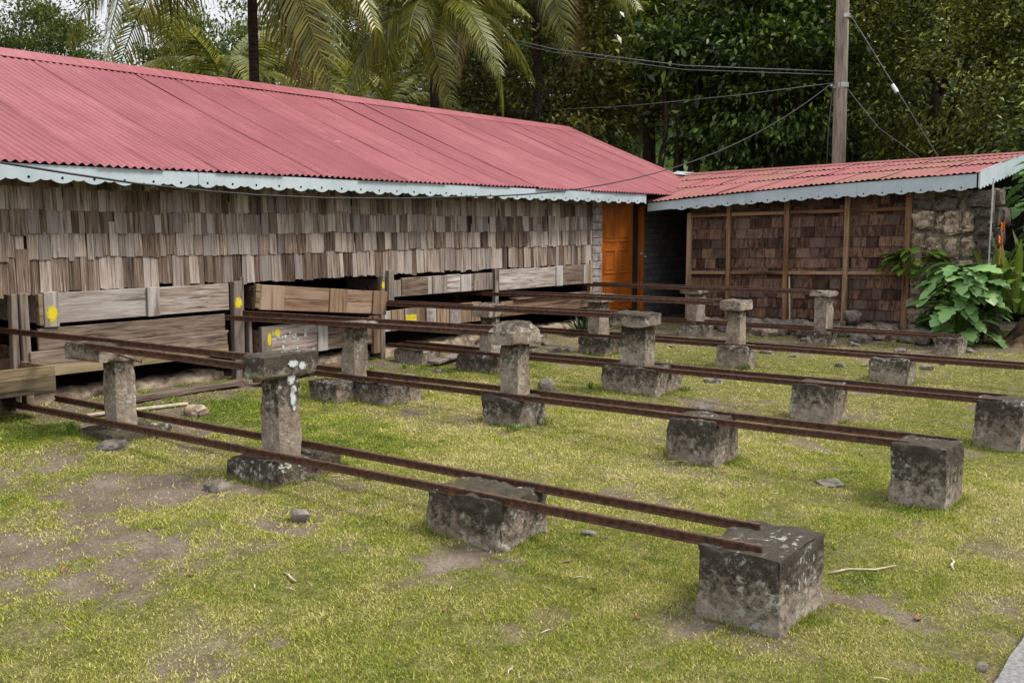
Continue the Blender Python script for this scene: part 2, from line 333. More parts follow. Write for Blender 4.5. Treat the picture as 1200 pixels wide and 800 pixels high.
class MB:
    def __init__(s): s.v = []; s.f = []
    def box(s, x0, x1, y0, y1, z0, z1, bev=0.0):
        n = len(s.v)
        if bev <= 0:
            s.v += [(x0,y0,z0),(x1,y0,z0),(x1,y1,z0),(x0,y1,z0),(x0,y0,z1),(x1,y0,z1),(x1,y1,z1),(x0,y1,z1)]
            s.f += [tuple(n+i for i in q) for q in ((0,3,2,1),(4,5,6,7),(0,1,5,4),(1,2,6,5),(2,3,7,6),(3,0,4,7))]
        else:
            bm = bmesh.new(); bmesh.ops.create_cube(bm, size=1)
            for vv in bm.verts: vv.co = Vector(((x0+x1)/2 + vv.co.x*(x1-x0), (y0+y1)/2 + vv.co.y*(y1-y0), (z0+z1)/2 + vv.co.z*(z1-z0)))
            bmesh.ops.bevel(bm, geom=bm.edges[:], offset=bev, segments=1, affect='EDGES')
            bm.verts.index_update()
            s.v += [tuple(vv.co) for vv in bm.verts]; s.f += [tuple(n + vv.index for vv in fc.verts) for fc in bm.faces]; bm.free()
        return s
    def tube(s, pts, rad, seg=8, cap=True):
        n0 = len(s.v); pts = [Vector(p) for p in pts]; up = Vector((0.13, 0.21, 1)).normalized()
        for i, p in enumerate(pts):
            d = (pts[min(i+1, len(pts)-1)] - pts[max(i-1, 0)]).normalized()
            a = d.cross(up)
            if a.length < 0.05: a = d.cross(Vector((1, 0, 0)))
            a.normalize(); bb = d.cross(a).normalized()
            r = rad[i] if isinstance(rad, (list, tuple)) else rad
            for k in range(seg):
                w = 2*math.pi*k/seg; s.v.append(tuple(p + a*(math.cos(w)*r) + bb*(math.sin(w)*r)))
        for i in range(len(pts)-1):
            for k in range(seg):
                q = n0+i*seg; s.f.append((q+k, q+(k+1) % seg, q+seg+(k+1) % seg, q+seg+k))
        if cap:
            s.f.append(tuple(n0+k for k in reversed(range(seg)))); e = n0+(len(pts)-1)*seg; s.f.append(tuple(e+k for k in range(seg)))
        return s
    def prism(s, poly, ext, axis='y'):
        """poly of 2D points (a, z); extruded along axis between ext[0], ext[1]"""
        n = len(s.v); k = len(poly)
        for e in ext:
            for a, z in poly: s.v.append((a, e, z) if axis == 'y' else (e, a, z))
        s.f.append(tuple(n+i for i in range(k))); s.f.append(tuple(n+k+i for i in reversed(range(k))))
        for i in range(k): s.f.append((n+i, n+k+i, n+k+(i+1) % k, n+(i+1) % k))
        return s
    def obj(s, name, mat, parent=None, smooth=False, **kw):
        me = mesh(name, s.v, s.f, smooth)
        bm = bmesh.new(); bm.from_mesh(me); bmesh.ops.recalc_face_normals(bm, faces=bm.faces[:]); bm.to_mesh(me); bm.free()
        if smooth: me.polygons.foreach_set('use_smooth', [True]*len(me.polygons))
        return link(name, me, mat, parent, **kw)

def rough_box(dx, dy, dz, seed, cell=0.035, rnd=0.02, amp=0.012, chip=0.03, taper=0.0, dome=0.0, skew=0.0, sharp=32, hip=0.0):
    """worn block centred in x, y with its foot at z = 0: rounded, chipped, uneven faces"""
    n = [max(3, int(math.ceil(d/cell))) for d in (dx, dy, dz)]
    idx = {}; V = []; F = []
    off = Vector((seed*3.17, seed*1.31, seed*7.7))
    def vert(i, j, k):
        key = (i, j, k)
        if key in idx: return idx[key]
        p = Vector(((i/n[0]-.5)*dx, (j/n[1]-.5)*dy, (k/n[2])*dz))
        h = Vector((dx/2-rnd, dy/2-rnd, 0)); q = Vector((max(-h.x, min(h.x, p.x)), max(-h.y, min(h.y, p.y)), max(rnd, min(dz-rnd, p.z))))
        d = p-q; nr = d.normalized() if d.length > 1e-6 else Vector((0, 0, 1))
        p = q + nr*rnd if d.length > 1e-6 else p
        big = noise.fractal(p*5.0+off, 1.0, 2.0, 4); fine = noise.fractal(p*22+off, 1.0, 2.0, 3)
        edge = sum(1 for a, m_ in ((i, n[0]), (j, n[1]), (k, n[2])) if a in (0, m_))
        dd = amp*(big + 0.45*fine)
        e1 = sorted(min(a, m_-a) for a, m_ in ((i, n[0]), (j, n[1]), (k, n[2])))[1]*cell
        if e1 < .06: dd -= chip*(1-e1/.06)**2*max(0.0, noise.noise(p*6+off*2)+.12)
        p = p + nr*dd
        zz = p.z/dz; p.x *= 1-taper*zz; p.y *= 1-taper*zz
        if dome and zz > 0.5: p.z += dome*(1-max(abs(p.x)/(dx/2), abs(p.y)/(dy/2)))*(zz-0.5)*2
        if hip and zz > .58: q_ = 1-hip*min(1, (zz-.58)/.42); p.x *= q_; p.y *= q_
        p.x += skew*p.z
        idx[key] = len(V); V.append(tuple(p)); return idx[key]
    for a, b_, c in ((0, 1, 2), (1, 2, 0), (2, 0, 1)):
        for side in (0, n[c]):
            for u in range(n[a]):
                for w in range(n[b_]):
                    quad = []
                    for du, dw in ((0, 0), (1, 0), (1, 1), (0, 1)):
                        k3 = [0, 0, 0]; k3[a] = u+du; k3[b_] = w+dw; k3[c] = side; quad.append(vert(*k3))
                    F.append(tuple(quad) if side else tuple(reversed(quad)))
    me = mesh('block', V, F, True); me.set_sharp_from_angle(angle=R(sharp)); return me

# value noise on arrays
def vnoise(x, y, seed=0):
    xi = np.floor(x).astype(np.int64); yi = np.floor(y).astype(np.int64); xf = x-xi; yf = y-yi
    def h(a, b):
        n = (a*374761393 + b*668265263 + seed*974711) & 0x7fffffff
        n = ((n ^ (n >> 13))*1274126177) & 0x7fffffff
        return ((n ^ (n >> 16)) & 0xffff)/65535.0
    u = xf*xf*(3-2*xf); w = yf*yf*(3-2*yf)
    return (h(xi, yi)*(1-u)+h(xi+1, yi)*u)*(1-w) + (h(xi, yi+1)*(1-u)+h(xi+1, yi+1)*u)*w
def fbm(x, y, seed=0, oct=4):
    s = 0; a = 0.5; tot = 0
    for k in range(oct): s = s+a*vnoise(x*2**k, y*2**k, seed+k*17); tot += a; a *= 0.55
    return s/tot

# ------------------------------------------------------------------ ground
GP = np.array([(4.36,1.74,0.0),(4.36,3.33,.13),(4.5,5.3,.20),(4.5,7.3,.26),(6.8,1.61,.07),(6.8,3.24,.14),(6.8,5.03,.23),(6.8,7.2,.25),
     (9.16,1.67,.01),(9.16,3.19,.10),(9.16,5.05,.16),(9.16,7.15,.19),(9.16,8.4,.25),(11.54,3.2,.18),(11.54,5.13,.18),(11.54,7.15,.18),
     (13.88,3.26,.24),(13.88,4.94,.23),(13.88,6.83,.25),(15.3,8,.27),(15.3,6,.29),(15.3,4.4,.33),(5.5,8.8,.31),(8,8.9,.30),(11,8.9,.30),(14,8.9,.30),
     (2.5,6,.16),(2,8.9,.30),(2.5,3,.03),(2.5,1,-.06),(0,0,-.10),(6,-1,-.06),(11,0,.06),(15,1,.24),(16,3,.34),(20,6,.35),(18,12,.32),(8,14,.32),(0,12,.3),(-3,5,.1)])
def gz(x, y):
    x = np.asarray(x, float); y = np.asarray(y, float)
    w = np.exp(-((x[..., None]-GP[:, 0])**2 + (y[..., None]-GP[:, 1])**2)/(2*0.95**2)) + 1e-9
    w2 = 1e-4/(((x[..., None]-GP[:, 0])**2 + (y[..., None]-GP[:, 1])**2)**1.5 + 1)
    w = w + w2
    return (w*GP[:, 2]).sum(-1)/w.sum(-1)
def G(x, y): return float(gz(np.array([x]), np.array([y]))[0])
# bare patches of the lawn: centre, radii, strength
PATCH = [(3.55,5.7,1.0,.5,1.1),(3.0,5.35,.65,.4,1.0),(3.25,4.75,.5,.3,1.0),(2.7,3.75,.35,.22,.7),(3.4,7.0,.9,.4,.75),(2.4,5.2,.5,.8,.6),(4.5,4.7,.6,.55,.75),(4.45,5.9,.5,.8,.8),
         (5.2,1.75,.55,.22,.45),(4.9,1.1,.5,.25,.5),(4.15,3.7,.3,.5,.6),(4.25,2.0,.25,.4,.7),(6.6,3.4,.35,.5,.6),(7.3,2.4,.5,.3,.5),(6.7,5.3,.4,.6,.6),(9.0,3.5,.5,.6,.6),
         (8.2,5.6,.6,.5,.5),(9.0,4.4,.5,.5,.6),(11.3,3.6,.6,.5,.6),(14.2,5.5,1.2,2.8,.85),(12.8,7.9,2.2,.8,.85),(8.5,8.5,5.5,.45,.95),(5.0,8.0,1.2,.5,.75),(4.7,7.2,.6,.8,.8),(13.9,2.6,.8,.5,.7),
         (12.4,1.9,.5,.3,.7),(10.6,5.3,.9,.5,.5),(7.0,6.3,.7,.4,.45),(5.9,4.3,.8,.25,.35),(8.0,3.9,.9,.3,.35),(2.2,2.9,.4,.3,.55)]
def dirt_mask(x, y):
    wx = x + 0.35*(fbm(x*1.7, y*1.7, 3)-.5)*2; wy = y + 0.35*(fbm(x*1.7, y*1.7, 9)-.5)*2
    d = np.zeros_like(x)
    for i_, (cx, cy, rx, ry, s) in enumerate(PATCH):
        if i_ not in (0, 1, 2, 4, 19, 20, 21, 22, 23): s *= .55
        d = np.maximum(d, s*np.clip(1.5-np.sqrt(((wx-cx)/rx)**2 + ((wy-cy)/ry)**2), 0, 1))
    n = fbm(x*2.6, y*2.6, 21, 5); n2 = fbm(x*9, y*9, 31, 4)
    d = d*1.3*np.clip((n-.25)*2.6, 0, 1.25) + np.clip((n-.62)*4.0, 0, .75)
    d = d + (n2-.5)*1.5*np.clip(d*2.2, 0, 1)
    d = d + np.where((y > 9.1) | (x > 17), 1.0, 0.0)
    return np.clip(d*1.15, 0, 1)
def axis_pts(a, b, step, far):
    core = np.arange(a, b+1e-6, step); out = [far*k for k in (1.0, .5, .25, .12, .06, .03)]
    return np.concatenate([a-np.array(out), core, b+np.array(out[::-1])])
gx = axis_pts(-2, 20, 0.075, 260.); gy = axis_pts(-3, 12, 0.075, 260.)
X, Y = np.meshgrid(gx, gy, indexing='ij')
near = np.exp(-np.maximum(0, np.hypot(X-8, Y-5)-14)/10)
Z = gz(X, Y)*near + 0.3*(1-near) + near*(0.022*(fbm(X*1.1, Y*1.1, 40)-.5)*2 + 0.010*(fbm(X*5, Y*5, 50)-.5)*2)
D = dirt_mask(X, Y); Z = Z - 0.012*D*near
nx, ny = X.shape; ids = np.arange(nx*ny).reshape(nx, ny)
quads = np.stack([ids[:-1, :-1], ids[1:, :-1], ids[1:, 1:], ids[:-1, 1:]], -1).reshape(-1, 4)
me = npmesh('ground', np.stack([X, Y, Z], -1).reshape(-1, 3), quads, True)
at_ = me.attributes.new('dirt', 'FLOAT', 'POINT'); at_.data.foreach_set('value', D.ravel().astype(np.float32))
structure(link('ground', me, M['ground']))
def ground_z(x, y):
    x = np.asarray(x, float); y = np.asarray(y, float)
    return gz(x, y) + 0.022*(fbm(x*1.1, y*1.1, 40)-.5)*2 + 0.010*(fbm(x*5, y*5, 50)-.5)*2 - 0.012*dirt_mask(x, y)
def GZ(x, y): return float(ground_z(np.array([x]), np.array([y]))[0])

# path at the lawn's edge
pv = MB(); 
me = rough_box(9.0, 1.2, 0.16, 3, 0.12, 0.015, 0.004, 0.01)
structure(link('path', me, M['pathc'], None, (8.35, 0.24, -0.10)))

# hills far behind
hx = np.linspace(-60, 170, 60); hy = np.linspace(-60, 170, 60); HX, HY = np.meshgrid(hx, hy, indexing='ij')
dist = np.hypot(HX, HY); bear = np.degrees(np.arctan2(HY, HX))
hh = np.clip((dist-52)/70, 0, 1)*(6+30*np.clip((48-bear)/40, 0, 1)*np.clip((bear+60)/40, 0, 1)) - 1.5
hh = hh*(0.75+0.5*fbm(HX/18, HY/18, 77)) - np.where(dist < 52, 3, 0)
ids = np.arange(3600).reshape(60, 60); quads = np.stack([ids[:-1, :-1], ids[1:, :-1], ids[1:, 1:], ids[:-1, 1:]], -1).reshape(-1, 4)
structure(link('hill', npmesh('hill', np.stack([HX, HY, hh], -1).reshape(-1, 3), quads, True), simple('hill_green', (0.018, 0.035, 0.010), (0.06, 0.095, 0.03), 0.5, 1.0, 0.8, 0.6, 0.0)))

FEET = [(4.36,4.93,1.74,2.17),(4.37,4.84,3.36,3.90),(6.80,7.20,1.63,2.00),(6.80,7.22,3.25,3.65),(6.62,6.86,7.02,7.42),(9.16,9.55,1.64,2.02),(9.16,9.53,3.20,3.63),(11.54,11.86,3.22,3.67),(4.36,4.96,5.22,5.74),(4.35,4.9,7.12,7.6),
        (6.80,7.20,5.03,5.45),(6.85,7.35,6.60,7.22),(9.16,9.80,5.05,5.70),(9.16,9.6,7.13,7.72),(11.54,11.86,5.12,5.55),(11.54,11.98,7.12,7.56),(13.9,14.2,4.95,5.30)]
# grass: short blades, thinning with distance and on bare earth
def grass_blades():
    vs = []; tone = []
    zones = [(1.6, 8.0, 0.4, 9.0, 21000), (8.0, 11.5, 0.8, 8.9, 7000), (11.5, 15.4, 1.2, 8.4, 4000), (0.6, 1.6, 0.0, 7.0, 4000), (-1.5, 15, -2.5, 0.4, 400)]
    fwd = np.array([math.cos(R(36.9)), math.sin(R(36.9))]); rgt = np.array([fwd[1], -fwd[0]])
    for x0, x1, y0, y1, den in zones:
        n = int((x1-x0)*(y1-y0)*den); x = nrng.uniform(x0, x1, n); y = nrng.uniform(y0, y1, n)
        if y0 >= 0:
            f_ = x*fwd[0]+y*fwd[1]; r_ = x*rgt[0]+y*rgt[1]
            keep = (np.abs(r_) < 0.62*f_+0.5) & (f_ > 1.6)
            keep &= nrng.random(n) < np.clip(5.5/np.maximum(f_, 1), 0.28, 1)
            x, y = x[keep], y[keep]
        d = dirt_mask(x, y); pn = fbm(x*3.2+7, y*3.2, 61, 4)
        keep = nrng.random(len(x)) < np.clip(1.12-1.15*d, 0.05, 1)*np.clip(0.35+(pn-.28)*2.4, 0.2, 1)
        keep &= ~((y < 0.86) & (x > 3.85) & (x < 12.8))
        x, y, d, pn = x[keep], y[keep], d[keep], pn[keep]; n = len(x)
        f_ = x*fwd[0]+y*fwd[1]; wide = np.clip(f_/6, 0.8, 2.0)
        z = ground_z(x, y)
        hgt = nrng.uniform(.004, .014, n)*(0.55+0.95*pn)*np.where(nrng.random(n) < .05, 1.8, 1.0); a = nrng.uniform(0, 2*np.pi, n); lean = nrng.uniform(.3, 1.5, n)*hgt
        w = nrng.uniform(.0024, .0058, n)*wide
        b0 = nrng.uniform(0, 2*np.pi, n)
        p0 = np.stack([x-np.cos(b0)*w, y-np.sin(b0)*w, z-.002], -1); p1 = np.stack([x+np.cos(b0)*w, y+np.sin(b0)*w, z-.002], -1)
        p2 = np.stack([x+np.cos(a)*lean, y+np.sin(a)*lean, z+hgt], -1)
        vs.append(np.stack([p0, p1, p2], 1).reshape(-1, 3))
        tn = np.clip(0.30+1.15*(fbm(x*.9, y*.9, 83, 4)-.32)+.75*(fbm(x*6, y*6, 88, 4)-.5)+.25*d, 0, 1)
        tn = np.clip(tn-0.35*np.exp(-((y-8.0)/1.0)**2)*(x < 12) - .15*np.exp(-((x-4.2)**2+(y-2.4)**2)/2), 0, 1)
        tone.append(np.repeat(tn, 3))
    for x0, x1, y0, y1 in FEET:              # longer unmown blades against the feet of the supports
        per = 2*(x1-x0+y1-y0); n = int(per*(420 if x0 < 8 else 220)); q = nrng.uniform(0, per, n); a0, b0_ = x1-x0, y1-y0
        x = np.where(q < a0, x0+q, np.where(q < a0+b0_, x1, np.where(q < 2*a0+b0_, x1-(q-a0-b0_), x0)))
        y = np.where(q < a0, y0, np.where(q < a0+b0_, y0+q-a0, np.where(q < 2*a0+b0_, y1, y1-(q-2*a0-b0_))))
        dx = np.where((q >= a0) & (q < a0+b0_), 1., np.where(q >= 2*a0+b0_, -1., 0.)); dy = np.where(q < a0, -1., np.where((q >= a0+b0_) & (q < 2*a0+b0_), 1., 0.))
        o_ = np.abs(nrng.normal(0, .025, n))+.004; x = x+dx*o_; y = y+dy*o_
        keep = fbm(x*5, y*5, 123, 3) > .46; x, y, dx, dy = x[keep], y[keep], dx[keep], dy[keep]; n = len(x)
        z = ground_z(x, y); h = nrng.uniform(.014, .045, n); a = nrng.uniform(0, 2*np.pi, n); b0 = nrng.uniform(0, 2*np.pi, n); w = nrng.uniform(.002, .0045, n)*(1 if x0 < 8 else 1.6)
        p0 = np.stack([x-np.cos(b0)*w, y-np.sin(b0)*w, z-.003], -1); p1 = np.stack([x+np.cos(b0)*w, y+np.sin(b0)*w, z-.003], -1)
        p2 = np.stack([x+np.cos(a)*h*.4+dx*h*.3, y+np.sin(a)*h*.4+dy*h*.3, z+h], -1)
        vs.append(np.stack([p0, p1, p2], 1).reshape(-1, 3)); tone.append(np.repeat(np.clip(nrng.normal(.16, .12, n), 0, 1), 3))
    V = np.concatenate(vs); T = np.concatenate(tone).astype(np.float32)
    me = npmesh('grass', V, np.arange(len(V)).reshape(-1, 3))
    a = me.attributes.new('tone', 'FLOAT', 'POINT'); a.data.foreach_set('value', T)
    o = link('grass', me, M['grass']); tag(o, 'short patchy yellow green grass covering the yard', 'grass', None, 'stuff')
    print('grass tris', len(V)//3)
grass_blades()

# ------------------------------------------------------------------ the long drying house
W = 8.9; EY = 8.5; EZ = 2.435; TH = R(22.0); RIDGE_Y = 12.2; VERGE = 18.25; HX0 = -1.0
RZ = EZ + (RIDGE_Y-EY)*math.tan(TH)
house = thing('drying_house', 'long drying house with weathered grey shingle wall and faded red corrugated roof', 'building', (6, W, 0))
def H(o):                       # parent to the house, keeping world coordinates
    o.parent = house; o.matrix_parent_inverse = Matrix.Translation((-6, -W, 0)); return o
# corrugated sheets, each laid over its neighbour
LAM = 0.085; slope_len = (RIDGE_Y-EY)/math.cos(TH)
def roof_sheet_mesh(xw, length, rows, seed, amp=0.0125, per=8, along='y', zf=None):
    nw = int(round(xw/LAM)); cols = nw*per+1
    u = np.linspace(0, xw, cols); s = np.linspace(0, length, rows)
    U, S = np.meshgrid(u, s, indexing='ij')
    h = amp*np.cos(2*np.pi*U/LAM) + 0.004*(fbm(U*3+seed*7, S*1.3, seed)-.5)*2
    return U, S, h
x = HX0; k = 0
while x < VERGE-0.05:
    nwv = rng.choice([7, 8, 8, 9]); xw = min(nwv*LAM, max(2*LAM, math.ceil((VERGE-x)/LAM)*LAM))
    U, S, h = roof_sheet_mesh(xw + LAM, slope_len - 0.02, 9, k)
    lift = 0.003 + rng.choice([.002, .002, .004, .008])*(1-U/xw)*(.5+.5*S/slope_len) + rng.uniform(0, .003); eave = rng.uniform(-.02, .015)
    hh_ = h + lift; S2 = S + eave*(1-S/slope_len)
    Xs = x + U; Ys = EY + S2*math.cos(TH) - hh_*math.sin(TH); Zs = EZ + S2*math.sin(TH) + hh_*math.cos(TH) - 0.035*np.sin(np.pi*S/slope_len)*0.6
    a_, b_ = U.shape; ids = np.arange(a_*b_).reshape(a_, b_)
    q = np.stack([ids[:-1, :-1], ids[1:, :-1], ids[1:, 1:], ids[:-1, 1:]], -1).reshape(-1, 4)
    H(link('roof_sheet', npmesh('roof_sheet', np.stack([Xs, Ys, Zs], -1).reshape(-1, 3), q, True), M['roof']))
    x += xw; k += 1
# rear slope, one corrugated face (never in view)
b2 = MB(); b2.v = [(HX0, RIDGE_Y, RZ), (VERGE, RIDGE_Y, RZ), (VERGE, 2*RIDGE_Y-EY, EZ), (HX0, 2*RIDGE_Y-EY, EZ)]; b2.f = [(0, 1, 2, 3)]
H(b2.obj('rear_roof', M['roof']))
x = HX0
while x < VERGE:
    xe = min(VERGE+.02, x + rng.uniform(1.9, 2.4)); c = 0.24; up = 0.035 + rng.uniform(0, .008)
    m_ = MB(); d_ = rng.uniform(-.012, .012)
    prof = [(RIDGE_Y-c, RZ-c*math.tan(TH)+.022), (RIDGE_Y-.05, RZ+up-.018), (RIDGE_Y, RZ+up+.012), (RIDGE_Y+.05, RZ+up-.018), (RIDGE_Y+c, RZ-c*math.tan(TH)+.022)]
    prof = prof + [(a, z-.004) for a, z in reversed(prof)]
    m_.prism(prof, (x-0.05, xe), 'x'); o = H(m_.obj('ridge_cap', M['roof'])); o.location.z += d_*.5
    x = xe
# fascia boards with scalloped lower edge
def scallop(L, period=0.30, big=0.205, dep=0.035, small=0.012):
    pts = []; s = 0.0
    while s < L-1e-4:
        for span, d in ((big, dep), (period-big, small)):
            k_ = 8 if d > .02 else 4
            for i in range(k_):
                u = i/k_
                if s + u*span < L: pts.append((s+u*span, -d*math.sin(math.pi*u)**0.8))
            s += span
    pts.append((L, 0)); return pts
disc = MB(); seg = 10  # proud black discs that paint the dark inside of drilled holes
for yy in (-.003, .006):
    for k in range(seg): disc.v.append((math.cos(2*math.pi*k/seg)*.0115, yy, math.sin(2*math.pi*k/seg)*.0115))
disc.f.append(tuple(range(seg))); disc.f.append(tuple(reversed(range(seg, 2*seg))))
for k in range(seg): disc.f.append((k, seg+k, seg+(k+1) % seg, (k+1) % seg))
disc_me = mesh('drilled_hole_disc', disc.v, disc.f); disc_me.materials.append(M['hole'])
x = HX0 + 0.05
while x < 14.9:
    L = min(2.4, 15.05-x); zt = EZ-.014; zb = 2.303+rng.uniform(-.006, .006)
    pts = [(0, zt), (L, zt)] + [(a, zb+d) for a, d in reversed(scallop(L))]
    m_ = MB(); m_.prism([(a, z) for a, z in pts], (0, .022), 'y')
    # strip cap faces are concave: triangulate
    me = mesh('fascia_board', m_.v, m_.f); bm = bmesh.new(); bm.from_mesh(me)
    bmesh.ops.triangulate(bm, faces=[f for f in bm.faces if len(f.verts) > 4]); bmesh.ops.recalc_face_normals(bm, faces=bm.faces[:]); bm.to_mesh(me); bm.free()
    fb = H(link('fascia_board', me, M['fascia'])); fb.location = (x, EY+.02, rng.uniform(-.003, .003)); fb.rotation_euler.y = rng.uniform(-.0015, .0015)
    s = .1025
    while s < L:
        if x+s > 3.6: link('drilled_hole_disc', disc_me, None, fb, (s, 0.0, zb+.012))
        s += .30
    x += L+.003
# rafters/soffit and dark sheathing behind the shingles
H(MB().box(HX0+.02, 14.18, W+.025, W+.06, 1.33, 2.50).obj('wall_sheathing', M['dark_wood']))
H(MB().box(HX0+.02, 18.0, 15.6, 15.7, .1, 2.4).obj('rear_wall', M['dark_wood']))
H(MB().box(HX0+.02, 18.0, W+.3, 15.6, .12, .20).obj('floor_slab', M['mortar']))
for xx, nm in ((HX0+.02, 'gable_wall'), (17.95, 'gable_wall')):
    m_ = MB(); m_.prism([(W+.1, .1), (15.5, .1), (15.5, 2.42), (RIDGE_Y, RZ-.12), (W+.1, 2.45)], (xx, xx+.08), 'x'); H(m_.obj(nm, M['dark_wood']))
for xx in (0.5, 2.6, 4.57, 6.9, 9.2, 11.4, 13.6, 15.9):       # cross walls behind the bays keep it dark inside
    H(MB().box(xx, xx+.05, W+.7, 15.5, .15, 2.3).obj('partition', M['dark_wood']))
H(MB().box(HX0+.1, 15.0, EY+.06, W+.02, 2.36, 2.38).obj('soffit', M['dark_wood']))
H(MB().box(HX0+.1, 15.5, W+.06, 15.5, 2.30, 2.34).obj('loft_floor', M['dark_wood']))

# shingles
def shingle_mesh(seed):
    r = random.Random(seed); n = 5; v = []; f = []
    bot = [r.uniform(-.028, .02) if r.random() < .6 else r.uniform(-.008, .01) for _ in range(n+1)]
    sl = r.uniform(-.018, .018); tw = r.uniform(-.04, .04); cup = r.uniform(-.004, .010)
    for i in range(n+1):
        u = i/n-.5; c = cup*(1-4*u*u); z0 = bot[i]+sl*u
        v += [(u*(1+tw), -.0175-c, z0), (u, -.012, 1.0), (u*(1+tw), -.006-c, z0), (u, -.006, 1.0)]
    for i in range(n):
        a = 4*i; b_ = a+4
        f += [(a, b_, b_+1, a+1), (a+2, a+3, b_+3, b_+2), (a, a+2, b_+2, b_), (a+1, b_+1, b_+3, a+3)]
    f += [(0, 1, 3, 2), (4*n, 4*n+2, 4*n+3, 4*n+1)]
    return mesh('shingle', v, f)
SH = [shingle_mesh(i) for i in range(14)]
for me in SH: me.materials.append(M['shingle'])
rows = [(1.302, .40), (1.606, .32), (1.826, .32), (2.04, .32), (2.245, .18)]
places = []
for ri, (zb, h) in enumerate(rows):
    x = HX0+.05
    while x < 13.93:
        w = rng.choice([rng.uniform(.05, .085), rng.uniform(.10, .17), rng.uniform(.08, .14)])
        if x < 1.5: w *= 1.6
        gap = rng.choice([.002, .003, .004, .007]) + (rng.uniform(.01, .03) if rng.random() < (.03 if ri else .05) else 0)
        w = min(w, 13.95-x); 
        if w < .02: break
        zj = rng.gauss(0, .008) + (rng.uniform(-.012, .008) if ri == 0 else 0) + .006*math.sin(x*1.3+ri)
        if not (ri == 0 and rng.random() < .012):
            places.append((x+w/2, W-.012-.004*ri*0+rng.uniform(-.006, .003), zb+zj, w, h, rng.uniform(-.022, .022), rng.uniform(.004, .026), rng.randrange(len(SH))))
        x += w+gap
def shingle_matrix(p):
    x, y, z, w, h, rl, tilt, k = p
    return Matrix.Translation((x, y, z)) @ Matrix.Rotation(rl, 4, 'Y') @ Matrix.Rotation(-tilt, 4, 'X') @ Matrix.Diagonal((w, 1, h, 1))
vis = sorted([p for p in places if p[0] > 4.15], key=lambda p: -p[3]*p[4]/(p[0]**2+80))
single = set(id(p) for p in vis[:300])
rest = MB()
for p in places:
    mt = shingle_matrix(p)
    if id(p) in single:
        o = link('shingle', SH[p[7]], None, house); o.matrix_local = Matrix.Translation((-6, -W, 0)) @ mt
    else:
        n = len(rest.v); src = SH[p[7]]
        rest.v += [tuple(mt @ vv.co) for vv in src.vertices]; rest.f += [tuple(n+i for i in pl.vertices) for pl in src.polygons]
me = mesh('shingle_courses', rest.v, rest.f); o = H(link('shingle_courses', me, M['shingle'])); o['kind'] = 'stuff'

# house posts between the bays, with yellow marks
def post(x, w, z0, z1, y=W-.03, mat='board_v', d=.07):
    o = H(MB().box(-w/2, w/2, -d/2, d/2, 0, z1-z0, .006).obj('post', M[mat])); o.location = (x, y, z0); o.rotation_euler = (rng.uniform(-.01, .01), rng.uniform(-.012, .012), 0); return o
def spray_mat(name, col):
    m, t, b = newmat(name); tc = t.nodes.new('ShaderNodeTexCoord')
    ln = t.nodes.new('ShaderNodeVectorMath'); ln.operation = 'LENGTH'; t.links.new(tc.outputs['Object'], ln.inputs[0])
    n = noise_t(t, coords(t, 'Object', (1, 1, 1), 17.0), 3.2, 7, 0.75)
    f = math_n(t, 'ADD', math_n(t, 'MULTIPLY', ln.outputs['Value'], -0.95), math_n(t, 'MULTIPLY', n, 1.9))
    r = ramp(t, [(0.12, 0.0), (0.42, 0.95)]); t.links.new(f, r.inputs[0]); t.links.new(r.outputs[0], b.inputs['Alpha'])
    b.inputs['Base Color'].default_value = (*col, 1); b.inputs['Roughness'].default_value = 0.8
    return m
M['yellow_spray'] = spray_mat('yellow_spray', (0.60, 0.49, 0.015)); M['white_spray'] = spray_mat('white_splash', (0.50, 0.53, 0.55))
dv = [(0, 0, 0)] + [(math.cos(2*math.pi*i/20), 0, math.sin(2*math.pi*i/20)) for i in range(20)]
DAB = {}
for key in ('yellow_spray', 'white_spray'):
    DAB[key] = mesh('paint_mark', dv, [(0, 1+(i+1) % 20, 1+i) for i in range(20)]); DAB[key].materials.append(M[key])
def dab(parent, w, h, loc, seed, key='yellow_spray', name='paint_mark'):
    """a sprayed mark 2 mm proud of its board"""
    o = link(name, DAB[key], None, parent, (loc[0], loc[1]-.002, loc[2])); o.scale = (w*.62, 1, h*.62); return o
post(4.53, .06, .2, 1.31, W-.03, 'post_dark'); post(4.63, .075, .2, 1.315, W-.05, 'post_dark')
p_ = post(6.90, .115, .2, 1.325, W-.07); dab(p_, .10, .125, (0, -.036, .90), 1)
p_ = post(6.99, .05, .2, 1.36, W-.02)
post(7.13, .045, .2, .95, W+.02); post(7.05, .05, .25, 1.33, W+.15)
p_ = post(9.13, .075, .2, 1.30, W-.02, 'post_dark'); dab(p_, .05, .10, (0, -.036, .98), 2)
post(9.27, .10, .95, 1.36, W-.04)
post(11.38, .085, .2, 1.315, W-.07, 'board_v'); post(13.88, .07, .2, 1.36, W-.03, 'stud')
post(2.3, .1, .2, 1.36); post(0.1, .1, .2, 1.36)
for x0, x1 in ((-.9, 2.25), (2.35, 4.5), (4.7, 6.84), (7.2, 9.05), (9.2, 11.33), (11.45, 13.85)):      # rubble footing of each bay
    me = rough_box(x1-x0, .30, .22, x0+9, .07, .04, .03, .05); o = H(link('footing', me, M['stone'])); o.location = ((x0+x1)/2, W+.18, .17)
# limewashed brick pier beside the door
for r_ in range(16):
    o = H(MB().box(-.145, .145, -.06, .06, 0, .118, .008).obj('brick', M['brick_white'])); o.location = (14.10+rng.uniform(-.008, .008), W+.03+rng.uniform(-.008, .006), .34+r_*.125)
H(MB().box(13.96, 14.23, W+.02, W+.16, .2, 2.36).obj('pier_core', M['mortar']))
